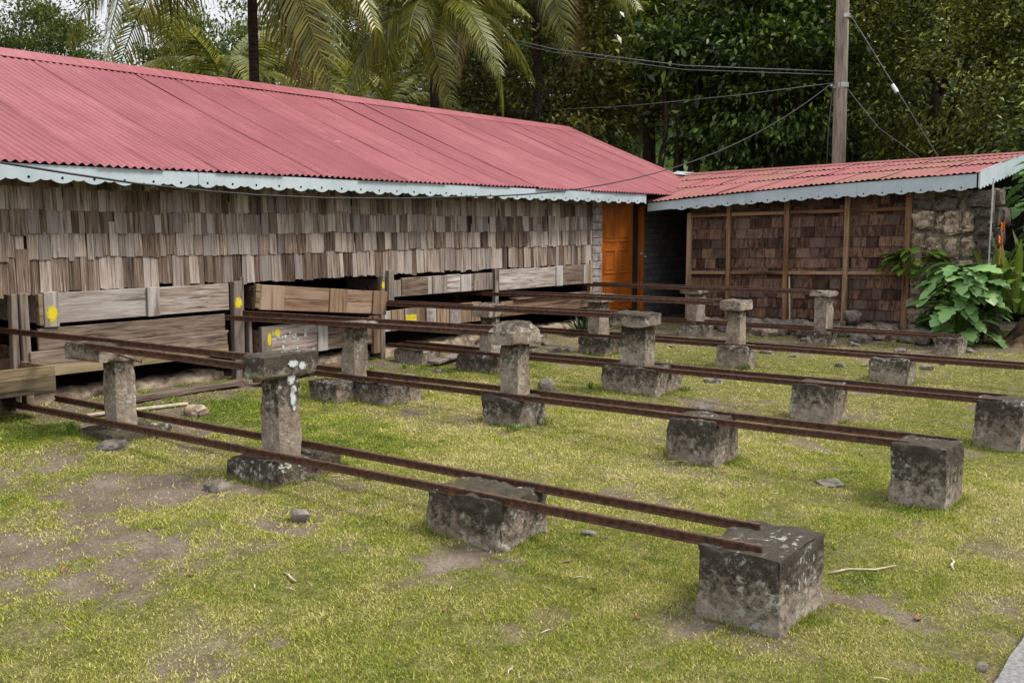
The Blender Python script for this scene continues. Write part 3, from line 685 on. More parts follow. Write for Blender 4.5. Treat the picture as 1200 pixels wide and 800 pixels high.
# orange door
door = MB().box(-.52, .52, -.02, .02, 0, 1.86, .004).obj('door', M['orange']); H(door); door.location = (14.76, W+.02, .50)
door['label'] = 'orange panelled door'
for cx in (-.235, .235):
    for z0, z1 in ((.12, .50), (.62, 1.02), (1.14, 1.78)):
        fr = MB(); w2 = .175; hh2 = (z1-z0)/2
        fr.box(-w2, w2, -.012, 0, -hh2, -hh2+.035, .004).box(-w2, w2, -.012, 0, hh2-.035, hh2, .004).box(-w2, -w2+.035, -.011, 0, -hh2+.035, hh2-.035, .004).box(w2-.035, w2, -.011, 0, -hh2+.035, hh2-.035, .004)
        fr.box(-w2+.06, w2-.06, -.008, 0, -hh2+.06, hh2-.06, .004)
        fr.obj('door_panel', M['orange'], door, loc=(cx, -.021, (z0+z1)/2))
H(MB().box(15.29, 15.42, W-.02, W+.07, .35, 2.4, .004).obj('door_jamb', M['dark_wood']))
H(MB().box(14.23, 15.6, W-.04, W+.06, 2.37, 2.44).obj('lintel', M['dark_wood']))
jm = H(MB().box(-.045, .045, -.045, .045, 0, 1.82, .006).obj('door_post', M['orange'])); jm.location = (15.46, W-.06, .42); jm['label'] = 'orange painted door post'
link('latch', None, None, jm) if False else MB().box(-.11, -.03, -.058, -.046, 1.0, 1.035, .003).obj('latch', M['metal'], jm)
MB().tube([(.02, -.046, .96), (.02, -.085, .96)], [.012, .02], 8).obj('door_knob', M['metal'], jm, True)
H(MB().box(14.2, 15.7, W-.15, W+.5, .2, .45, .01).obj('door_step', M['mortar']))
H(MB().box(15.42, 17.95, W+.01, W+.13, .15, 2.6).obj('brick_wall', M['brick_grey']))
H(MB().box(14.2, 15.6, W+.4, W+.44, .4, 2.4).obj('inner_wall', M['dark_wood']))

# ------------------------------------------------------------------ the shingled shed
XS = 15.6
def rise(y): return (8.0-y)/3.6            # 0 at the left end, 1 at the right end: everything climbs a little
shed = thing('shingled_shed', 'low shed with dark brown shingle panels, timber studs and rusting red roof', 'building', (XS, 6.2, .3))
def S_(o): o.parent = shed; o.matrix_parent_inverse = Matrix.Translation((-XS, -6.2, -.3)); return o
SHB = []
for i in range(8):
    me = SH[i].copy(); me.name = 'shingle'; me.materials.clear(); me.materials.append(M['shingle_brown']); SHB.append(me)
exposure = .158
r_ = 0; zrow = .26
while zrow < 2.36:
    y = 8.0
    while y > 4.46:
        w = rng.uniform(.13, .27); w = min(w, y-4.44)
        if w < .05: break
        yc = y-w/2; z = zrow + .085*rise(yc) + rng.gauss(0, .004)
        mt = Matrix.Translation((XS-.014+rng.uniform(-.005, .003), yc, z)) @ Matrix.Rotation(-math.pi/2, 4, 'Z') @ Matrix.Rotation(rng.uniform(-.012, .012), 4, 'Y') @ Matrix.Rotation(-rng.uniform(.045, .075), 4, 'X') @ Matrix.Diagonal((w-.004, 1, .245, 1))
        hs = min(.245, 2.285+(8.43-yc)*.064+.05-z)
        y -= w
        if hs < .05: continue
        mt = mt @ Matrix.Diagonal((1, 1, hs/.245, 1))
        o = link('shingle', SHB[rng.randrange(8)], None, shed); o.matrix_local = Matrix.Translation((-XS, -6.2, -.3)) @ mt
    zrow += exposure; r_ += 1
S_(MB().box(XS+.012, XS+.06, 4.4, 8.0, .1, 2.30).obj('wall_sheathing', M['dark_wood']))
S_(MB().box(XS+.07, 18.6, 7.94, 8.0, .1, 2.28).obj('side_wall', M['dark_wood']))
S_(MB().box(18.6, 18.66, 3.3, 9.0, .1, 2.7).obj('rear_wall', M['dark_wood']))
S_(MB().box(XS+.2, 18.5, 8.05, 8.85, .12, .3).obj('passage_floor', M['mortar']))
for y, w in ((7.97, .075), (7.25, .07), (6.27, .075), (5.33, .075), (4.43, .10)):
    zt = 2.22+.10*rise(y)+.12 if y < 7.9 else 2.12
    if y == 4.43: zt = 2.40
    o = S_(MB().box(-.035, .035, -w/2, w/2, 0, zt-.2, .005).obj('stud', M['stud'])); o.location = (XS-.065, y, .2); o.rotation_euler = (rng.uniform(-.006, .006), 0, 0)
ys = [7.97, 7.25, 6.27, 5.33, 4.43]
for zb, hgt in ((2.07, .055), (1.13, .05)):
    for a, b_ in zip(ys, ys[1:]):
        za = zb+.085*rise(a); zc = zb+.085*rise(b_); L = a-b_-.078
        o = S_(MB().box(-.025, .025, -L/2, L/2, -hgt/2, hgt/2, .004).obj('cross_rail', M['stud_y'])); o.location = (XS-.062, (a+b_)/2, (za+zc)/2); o.rotation_euler = (math.atan2(za-zc, a-b_)*1, 0, 0)
o = S_(MB().tube([(XS-.11, 6.16, .25), (XS-.10, 6.20, 1.12)], .013, 6).obj('cane', M['straw']))
# roof: eave rising to the right, low pitch, three courses of sheets
EX = 15.25; RX = 18.45
def eave_z(y): return 2.285 + (8.43-y)*.064 + .03*math.sin((8.43-y)*.63)
def ridge_z(y): return 2.87 + (9.3-y)*.027
def roof_z(x, y): u = (x-EX)/(RX-EX); return eave_z(y)*(1-u)+ridge_z(y)*u
EZv = np.vectorize(eave_z); RZv = np.vectorize(ridge_z)
courses = [(0.0, .46), (.43, .76), (.735, 1.0)]
for ci, (u0, u1) in enumerate(courses):
    y = 3.42; k = 0
    while y < 9.75:
        nwv = rng.choice([7, 8, 8]); wv = nwv*LAM; rows_ = 6
        U, S, h = roof_sheet_mesh(wv+LAM, 1.0, rows_, 100+k+ci*40, amp=.0095)
        u = u0 + (u1-u0)*S; e0 = rng.uniform(-.012, .010)
        Xs = EX + (RX-EX)*u + (e0*(1-S)); Ys = y + U
        lip = .005*(ci) + rng.uniform(-.003, .007)*(1-S) + (.006 if ci else 0)*(1-S) + .006*(1-U/wv)
        curl = (.014*np.maximum(0, (fbm(U*9+k*3, S*0+ci, 7)-.45))*2)*(1-S)**2
        uu = (Xs-EX)/(RX-EX); Zs = EZv(Ys)*(1-uu)+RZv(Ys)*uu + h + lip + curl + .03
        a_, b_ = U.shape; ids = np.arange(a_*b_).reshape(a_, b_)
        q = np.stack([ids[:-1, :-1], ids[:-1, 1:], ids[1:, 1:], ids[1:, :-1]], -1).reshape(-1, 4)
        S_(link('roof_sheet', npmesh('roof_sheet', np.stack([Xs, Ys, Zs], -1).reshape(-1, 3), q, True), M['roof_rust']))
        y += wv; k += 1
m_ = MB(); m_.v = [(RX, 3.45, ridge_z(3.45)+.03), (RX, 9.7, ridge_z(9.7)+.03), (RX+3, 9.7, 2.3), (RX+3, 3.45, 2.3)]; m_.f = [(0, 1, 2, 3)]
S_(m_.obj('rear_roof', M['roof_rust']))
yr = 3.44
while yr < 9.6:
    y2 = yr+1.45; v = []; f = []
    for yy in (yr, y2):
        z_ = ridge_z(yy); v += [(RX-.17, yy, roof_z(RX-.17, yy)+.058), (RX-.02, yy, z_+.072), (RX+.02, yy, z_+.072), (RX+.17, yy, z_+.02), (RX+.17, yy, z_+.014), (RX, yy, z_+.064), (RX-.17, yy, roof_z(RX-.17, yy)+.052)]
    for i in range(7): f.append((i, (i+1) % 7, 7+(i+1) % 7, 7+i))
    f += [tuple(range(7)), tuple(reversed(range(7, 14)))]
    mb_ = MB(); mb_.v = v; mb_.f = f; S_(mb_.obj('ridge_cap', M['roof_rust'])); yr = y2+.002
# fascia along the eave
y = 8.62
while y > 3.55:
    L = min(1.75, y-3.47)
    pts_top = [(0, 0), (L, 0)]
    za, zc = eave_z(y), eave_z(y-L)
    hb = lambda yy: .135 + .05*max(0, min(1, (8.2-yy)/3.5))
    sc_pts = scallop(L, .27, .20, .032, .010) if y < 8.6 else [(a, d if a > .45 else 0) for a, d in scallop(L, .27, .20, .032, .010)]
    poly = [(a, eave_z(y-a)+.012) for a in (0, L*.33, L*.66, L)] + [(a, eave_z(y-a)+.012-hb(y-a)+d) for a, d in reversed(sc_pts)]
    m_ = MB(); m_.prism([(-a, z) for a, z in poly], (0, .022), 'x')
    me = mesh('fascia_board', m_.v, m_.f); bm = bmesh.new(); bm.from_mesh(me)
    bmesh.ops.triangulate(bm, faces=[f for f in bm.faces if len(f.verts) > 4]); bmesh.ops.recalc_face_normals(bm, faces=bm.faces[:]); bm.to_mesh(me); bm.free()
    fb = S_(link('fascia_board', me, M['fascia'])); fb.location = (EX+.025, y, 0)
    s = .10
    while s < L-.05:
        if y-s < 8.2: o = link('drilled_hole_disc', disc_me, None, fb, (0, -s, eave_z(y-s)+.012-hb(y-s)+.012)); o.rotation_euler = (0, 0, -math.pi/2)
        s += .27
    y -= L+.003
# barge board up the right-hand edge
L = RX-EX-.05
poly = [(EX+.03, roof_z(EX, 3.46)+.045), (EX+.03+L, roof_z(EX+L, 3.46)+.055)] + [(EX+.03+a, roof_z(EX+a, 3.46)-.175+d) for a, d in reversed(scallop(L, .20, .14, .030, .008))]
m_ = MB(); m_.prism(poly, (3.425, 3.447), 'y'); me = mesh('barge_board', m_.v, m_.f); bm = bmesh.new(); bm.from_mesh(me)
bmesh.ops.triangulate(bm, faces=[f for f in bm.faces if len(f.verts) > 4]); bmesh.ops.recalc_face_normals(bm, faces=bm.faces[:]); bm.to_mesh(me); bm.free()
S_(link('barge_board', me, M['fascia']))
S_(MB().box(XS-.3, 18.4, 3.5, 8.0, 2.20, 2.225).obj('ceiling', M['dark_wood'])) if False else None
S_(MB().tube([(15.35, 3.28, .25), (15.35, 3.27, 2.55)], .011, 8).obj('downpipe', M['metal']))
# loose bent flashing by the valley
m_ = MB(); m_.box(-.35, .35, -.22, .22, 0, .012); o = m_.obj('roof_flashing', M['metal']); o.location = (18.55, 9.62, 2.93); o.rotation_euler = (R(6), R(-7), R(20))
o.parent = shed; o.matrix_parent_inverse = Matrix.Translation((-XS, -6.2, -.3))

# rubble stone wall closing the shed's right end
sw = thing('stone_wall', 'rough rubble stone wall closing the end of the shed', 'wall', (XS, 3.85, .2))
def SW(o): o.parent = sw; o.matrix_parent_inverse = Matrix.Translation((-XS, -3.85, -.2)); return o
SW(MB().box(XS-.105, XS+.5, 3.30, 4.36, .1, 2.40).obj('mortar_core', M['mortar']))
# faces measured as (y_left, y_right, z_top, z_bottom)
faces = [(4.36,4.05,2.10,1.86),(4.04,3.93,2.08,1.84),(3.92,3.66,2.12,1.78),(4.37,4.14,1.83,1.57),(4.13,3.94,1.74,1.47),(3.93,3.70,1.77,1.44),(3.69,3.52,1.78,1.46),(4.13,3.72,1.43,1.27),(3.71,3.50,1.43,1.15),
         (4.36,4.17,1.55,1.30),(4.37,4.09,1.27,1.03),(4.37,4.15,1.01,.89),(4.37,4.15,.87,.75),(4.37,4.11,.73,.50),(4.08,3.80,1.24,.98),(3.78,3.51,1.12,.84),(4.13,3.86,.95,.72),(3.84,3.55,.81,.52),(4.10,3.86,.70,.46),
         (4.36,4.0,.48,.24),(3.98,3.6,.49,.22),(3.50,3.28,2.14,1.78),(3.50,3.27,1.75,1.45),(3.48,3.28,1.42,1.12),(3.49,3.27,1.10,.82),(3.53,3.28,.79,.5),(3.57,3.28,.48,.22),
         (4.36,4.1,2.32,2.13),(4.08,3.72,2.34,2.12),(3.64,3.28,2.36,2.16),(3.64,3.52,2.10,1.80)]
k = 0
for ya, yb, zt_, zb_ in faces:
    me = rough_box(.20, ya-yb-.012, zt_-zb_-.010, 200+k, .028, rng.uniform(.008, .03), .045, .10, sharp=26); me.name = 'stone'
    st_ = SW(link('stone', me, M['stone_dark'] if (yb < 3.45 or zt_ > 2.2) else M['stone'])); st_.location = (XS-.06+rng.uniform(-.035, .035), (ya+yb)/2, zb_); st_.rotation_euler = (rng.uniform(-.07, .07), rng.uniform(-.06, .06), rng.uniform(-.15, .15)); k += 1  # top course darkened for painted eave shade, right end for black staining
z = .22
while z < 2.3:
    hgt = rng.uniform(.2, .36); x = XS+.06
    while x < 16.0:
        w = rng.uniform(.24, .45); me = rough_box(w-.014, .14, hgt-.014, 300+k, .05, .03, .024, .05); me.name = 'stone'
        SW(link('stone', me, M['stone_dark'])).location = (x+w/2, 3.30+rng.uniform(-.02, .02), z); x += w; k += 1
    z += hgt

# ------------------------------------------------------------------ drying trays in the bays
def plank(p, name, x0, x1, z0, z1, y0, y1, mat, bev=.004):
    o = MB().box(-(x1-x0)/2, (x1-x0)/2, y0, y1, 0, z1-z0, bev).obj(name, M[mat], p); o.location = ((x0+x1)/2, 0, z0); return o
def tray_box(p, w, h, depth, mat, floor=True):
    """sides, back and slatted floor behind the front"""
    for s in (-1, 1):
        o = MB().box(-.014, .014, .03, depth, 0, h, .004).obj('side_board', M[mat], p); o.location = (s*(w/2-.016), 0, 0)
    o = MB().box(-w/2+.032, w/2-.032, depth-.03, depth-.002, 0, h, .004).obj('back_board', M[mat], p)
    o = MB().box(-w/2+.032, w/2-.032, .032, depth-.032, .01, .03).obj('floor_boards', M[mat], p)
# bay by the left frame post, upper
t1 = thing('drying_tray', 'grey bleached drying tray front with yellow painted corner post, upper level', 'drying tray', (5.80, W-.08, 1.03), 'drying trays in the house bays')
w = 2.02
plank(t1, 'front_board', -.87, .03, 0, .275, 0, .03, 'board'); plank(t1, 'front_board', .17, w/2, 0, .275, 0, .03, 'board')
plank(t1, 'batten', .032, .168, -.005, .28, -.022, .03, 'board_v'); e = plank(t1, 'end_post', -w/2, -.872, -.03, .285, -.02, .05, 'board_v')
dab(e, .11, .15, (0, -.021, .12), 4); plank(t1, 'end_post', -w/2-.045, -w/2-.002, -.01, .27, -.01, .05, 'board_olive')
tray_box(t1, w, .26, 2.2, 'board')
t2 = thing('drying_tray', 'brown drying tray of stacked wide planks with split grey upper edge, lower level', 'drying tray', (5.70, W-.07, .56), 'drying trays in the house bays')
w = 2.14
plank(t2, 'front_board', -w/2, w/2, 0, .105, -.03, .0, 'board_olive'); plank(t2, 'front_board', -w/2+.01, w/2-.01, .107, .235, -.031, 0, 'board_v2')
plank(t2, 'front_board', -w/2+.10, w/2-.02, .239, .432, -.012, .02, 'board_v2'); plank(t2, 'split_edge', -w/2+.7, w/2+.01, .236, .258, -.028, -.013, 'board')
tray_box(t2, w, .27, 2.2, 'board_brown')
# tray pulled out, far left
t3 = thing('drying_tray', 'low open drying tray pulled out on bottom rails, black stained front', 'drying tray', (3.62, 8.32, .50), None, (0, 0, R(-2)))
w = 1.92
plank(t3, 'front_board', -w/2, w/2, 0, .13, 0, .03, 'board_stain'); plank(t3, 'front_board', -w/2, w/2, .132, .23, 0, .03, 'board_olive')
for s in (-1, 1):
    o = MB().box(-.016, .016, .032, 2.0, 0, .22, .004).obj('side_board', M['board_brown'], t3); o.location = (s*(w/2-.017), 0, 0)
o = MB().box(-w/2+.034, w/2-.034, .034, 2.0, .015, .035).obj('floor_boards', M['board_brown'], t3)
# tilted tray hanging out of the second bay
t4 = thing('drying_tray', 'brown panelled drying tray hanging tilted out of the second bay', 'drying tray', (7.10, W-.12, 1.015), None, (0, R(5.2), R(-6)))
L4 = 1.83
plank(t4, 'end_post', -.0, .055, .015, .275, -.02, .03, 'board_olive'); plank(t4, 'end_post', .058, .37, 0, .27, -.012, .03, 'board_brown_v')
for z0, z1 in ((0, .128), (.131, .27)):
    plank(t4, 'front_board', .372, .985, z0, z1, 0, .03, 'board_brown'); plank(t4, 'front_board', 1.245, 1.615, z0, z1, 0, .03, 'board_brown')
plank(t4, 'batten', .987, 1.11, 0, .272, -.014, .03, 'board_brown_v'); plank(t4, 'batten', 1.112, 1.243, 0, .272, -.010, .03, 'board_brown_v')
plank(t4, 'end_post', 1.617, L4, -.004, .275, -.018, .03, 'board_brown_v')
o = MB().box(-.016, .016, .03, 1.6, 0, .25, .004).obj('side_board', M['board_brown'], t4); o.location = (L4-.02, 0, 0)
o = MB().box(-.016, .016, .03, 1.6, 0, .25, .004).obj('side_board', M['board_brown'], t4); o.location = (.02, 0, 0)
o = MB().box(.04, L4-.04, .03, 1.6, .015, .035).obj('floor_boards', M['board_brown'], t4)
t5 = thing('drying_tray', 'drying tray splashed with white paint, lower level of the second bay', 'drying tray', (8.16, W-.04, .47), 'drying trays in the house bays')
w = 1.84
e = plank(t5, 'end_post', -w/2, -w/2+.15, 0, .34, -.02, .03, 'board_v'); dab(e, .06, .16, (.03, -.021, .2), 5)
f1 = plank(t5, 'front_board', -w/2+.152, -.10, 0, .34, 0, .03, 'board'); dab(f1, .09, .10, (-.25, -.002, .26), 6)
plank(t5, 'batten', -.098, .06, -.005, .345, -.015, .03, 'board_v'); plank(t5, 'front_board', .062, w/2-.12, 0, .34, 0, .03, 'board'); plank(t5, 'end_post', w/2-.118, w/2, -.12, .34, -.02, .03, 'board_brown_v')
r5 = random.Random(77)
for i in range(16):
    ww = r5.uniform(.02, .05); o = dab(f1, ww, ww*r5.uniform(.7, 1.8), (r5.uniform(-.28, .30), -.004, r5.uniform(.02, .25)), 50+i, 'white_spray', 'paint_splash')
tray_box(t5, w, .30, 2.0, 'board_brown')
t6 = thing('drying_tray', 'grey drying tray front of mixed short boards, upper level of the third bay', 'drying tray', (10.30, W-.08, 1.025), 'drying trays in the house bays')
w = 2.0; cuts = [-1.0, -.86, -.36, -.28, .02, .30, .52, .58, .84, 1.0]
for i, (a, b_) in enumerate(zip(cuts, cuts[1:])):
    plank(t6, 'front_board', a+.002, b_-.002, 0, .232+rng.uniform(-.006, .006)-(.02 if i == 0 else 0), -.01*(i % 2), .03, 'board' if i in (1, 4, 6) else 'board_v')
tray_box(t6, w, .22, 2.0, 'board')
t7 = thing('drying_tray', 'drying tray with one square yellow patch and white battens, lower level of the third bay', 'drying tray', (10.12, W-.05, .60), 'drying trays in the house bays')
w = 1.9; cuts = [-.95, -.84, -.62, -.60, -.38, -.20, -.18, .02, .26, .28, .5, .74, .95]
for i, (a, b_) in enumerate(zip(cuts, cuts[1:])):
    o = plank(t7, 'front_board', a+.002, b_-.002, 0, .26+rng.uniform(-.008, .008), -.012*(i % 2), .03, 'board_v' if i % 3 == 0 else 'board_brown_v')
    if i == 3:
        pm = MB().box(-.10, .10, -.0035, 0, .0, .10).obj('paint_mark', M['yellow'], o); pm.location = (0, -.013, .085)
    if i in (6, 9): o.data.materials[0] = M['board_v']; sp = MB().box(-.07, .07, -.003, 0, 0, .15).obj('paint_splash', M['brick_white'], o); sp.location = (-.02, -.013 if i % 2 else -.001, .05)
tray_box(t7, w, .24, 2.0, 'board_brown')
t8 = thing('drying_tray', 'long weathered drying tray front with pale battens, upper level beside orange door', 'drying tray', (12.63, W-.08, 1.0), 'drying trays in the house bays')
w = 2.36
plank(t8, 'front_board', -w/2, .22, 0, .29, 0, .03, 'board'); plank(t8, 'batten', .222, .40, -.004, .30, -.015, .03, 'board_v'); plank(t8, 'front_board', .402, .98, 0, .30, 0, .03, 'board'); plank(t8, 'end_post', .982, w/2, 0, .30, -.012, .03, 'board_v')
tray_box(t8, w, .26, 2.0, 'board')
t9 = thing('drying_tray', 'plain brown drying tray front, lower level beside orange door', 'drying tray', (12.65, W-.06, .62), 'drying trays in the house bays')
w = 2.28
plank(t9, 'front_board', -w/2, w/2, 0, .10, 0, .03, 'board_brown'); plank(t9, 'front_board', -w/2, w/2, .104, .215, -.004, .03, 'board_brown'); plank(t9, 'lip_board', -w/2+.3, w/2, .225, .25, -.05, .12, 'board')
tray_box(t9, w, .2, 2.0, 'board_brown')

# ------------------------------------------------------------------ concrete supports and rails
ORD = {'A': 'fifth', 'B': 'fourth', 'C': 'third', 'D': 'second', 'E': 'first'}
def block_obj(name, x0, x1, y0, y1, z0, z1, seed, mat, parent=None, **kw):
    me = rough_box(x1-x0, y1-y0, z1-z0, seed, **kw); me.name = name
    o = link(name, me, M[mat], parent); c = Vector(((x0+x1)/2, (y0+y1)/2, z0))
    o.location = c - (parent.location if parent else Vector()); return o
GB = 'concrete blocks under the low rails'
blocks = [
 ('A1', (4.36,4.93,1.74,2.17,-.06,.385), 'conc_dark', 'chipped blackened concrete block with lichen spots, open end of fifth track from shed'),
 ('A2', (4.37,4.84,3.36,3.90,.02,.385), 'conc_moss', 'mossy crumbling concrete block, second from open end of fifth track from shed'),
 ('B1', (6.80,7.20,1.63,2.00,-.03,.485), 'conc_dark', 'square cracked dark concrete block at open end of fourth track from shed'),
 ('B2', (6.80,7.22,3.25,3.65,.03,.475), 'conc_dark', 'dark stained concrete block with pale streak, second along fourth track from shed'),
 ('B4', (6.62,6.86,7.02,7.42,.10,.43), 'conc', 'small grey concrete block with grass on top beside rear pillar of fourth track'),
 ('C1', (9.16,9.55,1.64,2.02,-.05,.455), 'conc_dark', 'large concrete block with white lichen at open end of third track from shed'),
 ('C2', (9.16,9.53,3.20,3.63,.02,.445), 'conc', 'blotchy brown and white concrete block, second along third track from shed'),
 ('C5', (9.18,9.55,8.25,8.72,.12,.40), 'conc_pale', 'low pale concrete block near the house foot on third track'),
 ('D1', (11.54,11.86,3.22,3.67,.08,.445), 'conc', 'weathered concrete block with rounded pale top on second track from shed'),
 ('D0', (11.55,11.98,1.42,1.85,.00,.445), 'conc', 'concrete block at open end of second track from shed'),
 ('E1', (13.90,14.36,3.27,3.58,.14,.465), 'conc', 'grey concrete block at open end of track closest to shed'),
]
for i, (k, d, mt_, lab) in enumerate(blocks):
    near_ = k[0] in 'AB'
    o = block_obj('concrete_block', *d, 11+i*3, mt_, None, cell=.02 if near_ else .032, rnd=.010 if k != 'D1' else .035, amp=.013 if k != 'A2' else .028, chip=.045 if k != 'A2' else .07, taper=.02)
    tag(o, lab, 'concrete block', GB); o.rotation_euler.z = rng.uniform(-.04, .04)
def pillar(key, lab, base, shaft, cap, mats, dome=0.0, seed=0, lean=0.0, captaper=0.0, hip=0.0):
    x0, x1, y0, y1, z0, z1 = base or shaft
    p = thing('concrete_pillar', lab, 'pillar', ((x0+x1)/2, (y0+y1)/2, z0), 'concrete pillars under the high rails')
    if base: block_obj('base_block', *base, seed+1, mats[0], p, cell=.03, rnd=.016, amp=.020, chip=.06)
    block_obj('shaft', *shaft, seed+2, mats[1], p, cell=.028, rnd=.007, amp=.006, chip=.022, taper=.02)
    if cap: block_obj('cap', *cap, seed+3, mats[2], p, cell=.022, rnd=.009, amp=.009, chip=.03 if hip else .05, dome=dome, taper=captaper, hip=hip, sharp=18 if hip else 32)
    return p
p1 = pillar('P1', 'tall black topped concrete pillar with white paint drips, front pillar of fifth track from shed', (4.36,4.96,5.22,5.74,.05,.335), (4.50,4.70,5.34,5.53,.30,.90), (4.36,4.84,5.31,5.55,.885,1.045), ('conc_moss', 'conc', 'conc_black'), seed=210)
pillar('P0', 'pale concrete pillar with broken side arm, rear pillar of fifth track from shed', (4.35,4.9,7.12,7.6,.08,.30), (4.50,4.685,7.27,7.44,.20,.90), (4.36,4.72,7.25,7.76,.845,.985), ('conc_moss', 'conc_pale', 'conc'), seed=220)
for i, (dx, dz, w_, h_) in enumerate([(.05, .50, .07, .10), (.07, .42, .05, .06), (.06, .36, .05, .12), (.04, .60, .09, .05), (.12, .58, .06, .06), (.07, .29, .03, .04)]):
    o = dab(p1, w_, h_, (4.56+dx-p1.location.x, (5.334 if dz < .55 else 5.30)-p1.location.y, dz+.33), 90+i, 'white_spray', 'paint_drip')
p_ = pillar('B3', 'concrete pillar with domed pyramid cap, front pillar of fourth track', (6.80,7.20,5.03,5.45,.12,.455), (6.90,7.08,5.12,5.31,.44,.93), (6.80,7.20,5.09,5.36,.905,1.095), ('conc_dark', 'conc', 'conc'), hip=.42, seed=230)
pillar('B5', 'slim concrete pillar with flat slab top, rear pillar of fourth track', (6.85,7.35,6.60,7.22,.10,.43), (6.90,7.09,7.07,7.25,.25,.95), (6.86,7.22,6.98,7.28,.935,.985), ('conc', 'conc_pale', 'conc_pale'), seed=240)
pillar('C3', 'stout concrete pillar on long base block with notched cap, front pillar of third track', (9.16,9.80,5.05,5.70,.02,.45), (9.26,9.48,5.23,5.53,.44,.88), (9.17,9.52,5.18,5.62,.86,1.005), ('conc', 'conc_dark', 'conc_dark'), seed=250)
pillar('C4', 'short concrete pillar with round broken cap, rear pillar of third track', (9.16,9.6,7.13,7.72,.05,.42), (9.27,9.45,7.26,7.44,.40,.88), (9.18,9.5,7.22,7.48,.86,1.0), ('conc_moss', 'conc', 'conc_pale'), seed=260, dome=.02)
pillar('D2', 'whitish concrete pillar with chunky pale cap, front pillar of second track', (11.54,11.86,5.12,5.55,.06,.45), (11.64,11.82,5.26,5.45,.44,.90), (11.56,11.94,5.22,5.52,.88,1.0), ('conc_pale', 'conc_pale', 'conc_pale'), seed=270)
pillar('D3', 'grey concrete pillar with pale cap before orange door, rear pillar of second track', (11.54,11.98,7.12,7.56,.05,.42), (11.64,11.90,7.28,7.46,.40,.90), (11.56,11.98,7.22,7.54,.89,.985), ('conc_moss', 'conc_pale', 'conc_pale'), seed=280)
pillar('E2', 'tall speckled concrete pillar against shed shingles, front pillar of track closest to shed', (13.9,14.2,4.95,5.30,.1,.45), (13.98,14.26,5.04,5.22,.44,.96), (13.95,14.30,4.98,5.28,.93,1.0), ('conc', 'conc_pale', 'conc_pale'), seed=290)
pillar('E3', 'concrete pillar before the dark passage, rear pillar of track closest to shed', (13.9,14.2,6.84,7.30,.1,.43), (13.98,14.30,7.03,7.20,.42,.90), (13.92,14.32,6.98,7.30,.88,.975), ('conc_pale', 'conc_pale', 'conc_pale'), seed=300)

PROF = [(-.030, 0), (.030, 0), (.030, .007), (.006, .013), (.006, .042), (.016, .047), (.016, .060), (.012, .064), (-.012, .064), (-.016, .060), (-.016, .047), (-.006, .042), (-.006, .013), (-.030, .007)]
def rail(lab, a, b_, group, scale=1.0, seed=0):
    scale *= .76
    a = Vector(a); b_ = Vector(b_); d = b_-a; L = d.length; n = max(8, int(L/.22)); v = []; f = []; k = len(PROF)
    off = Vector((seed*5.1, 3.3, 1.7))
    for i in range(n+1):
        s = L*i/n; wx = .006*noise.noise(off+Vector((s*.7, 0, 0))); wz = .006*noise.noise(off+Vector((s*.7, 9, 0)))
        for px_, pz_ in PROF: v.append((px_*scale+wx + .0015*noise.noise(off+Vector((s*9, px_*90, pz_*90))), s, pz_*scale+wz))
    for i in range(n):
        for j in range(k): q = i*k; f.append((q+j, q+(j+1) % k, q+k+(j+1) % k, q+k+j))
    f.append(tuple(reversed(range(k)))); f.append(tuple(n*k+j for j in range(k)))
    me = mesh('rail', v, f); bm = bmesh.new(); bm.from_mesh(me); bmesh.ops.recalc_face_normals(bm, faces=bm.faces[:]); bm.to_mesh(me); bm.free()
    o = link('rail', me, M['rail'], None, a-Vector((0, 0, .004))); o.rotation_euler = (math.asin(d.z/L), 0, math.atan2(-d.x, d.y)); tag(o, lab, 'rail', group); return o
LOW = 'low rails on concrete blocks'; HIGH = 'high rails on concrete pillars'
def lowlab(t_, side): return f'rusty low rail on blocks, {ORD[t_]} track from the shed, {side} the shed'
def highlab(t_, side): return f'rusty high rail on pillars, {ORD[t_]} track from the shed, {side} the shed'
AW, FC = 'side away from', 'side facing'
rail(lowlab('A', AW), (4.42, 1.86, .372), (4.37, 8.75, .372), LOW, 1.0, 1); rail(lowlab('A', FC), (4.77, 2.02, .372), (4.74, 8.6, .372), LOW, 1.0, 2)
rail(lowlab('B', AW), (6.86, 1.90, .455), (6.87, 8.8, .44), LOW, 1.0, 3); rail(lowlab('B', FC), (7.15, 1.66, .455), (7.18, 8.8, .44), LOW, 1.0, 4)
rail(lowlab('C', AW), (9.20, 1.80, .425), (9.22, 8.85, .415), LOW, 1.0, 5); rail(lowlab('C', FC), (9.50, 1.82, .425), (9.54, 8.85, .415), LOW, 1.0, 6)
rail(lowlab('D', AW), (11.62, 1.5, .425), (11.64, 8.8, .42), LOW, 1.0, 7); rail(lowlab('D', FC), (11.92, 1.5, .425), (11.96, 8.8, .42), LOW, 1.0, 8)
rail(lowlab('E', AW), (14.02, 3.30, .445), (13.98, 8.6, .43), LOW, 1.0, 9); rail(lowlab('E', FC), (14.30, 3.34, .445), (14.27, 8.6, .43), LOW, 1.0, 10)
rail(highlab('A', AW), (4.34, 5.50, .955), (4.32, 7.36, .965), HIGH, 1.0, 11) ; rail(highlab('A', FC), (4.62, 5.46, .97), (4.46, 9.6, .975), HIGH, 1.0, 12)
rail(highlab('B', AW), (6.95, 5.46, .962), (6.56, 8.55, .962), HIGH, 1.0, 13); rail(highlab('B', FC), (7.32, 5.50, .962), (6.92, 9.6, .962), HIGH, 1.0, 14)
rail(highlab('C', AW), (9.16, 5.58, .955), (8.84, 9.6, .955), HIGH, 1.0, 15); rail(highlab('C', FC), (9.46, 5.62, .955), (9.05, 9.6, .955), HIGH, 1.0, 16)
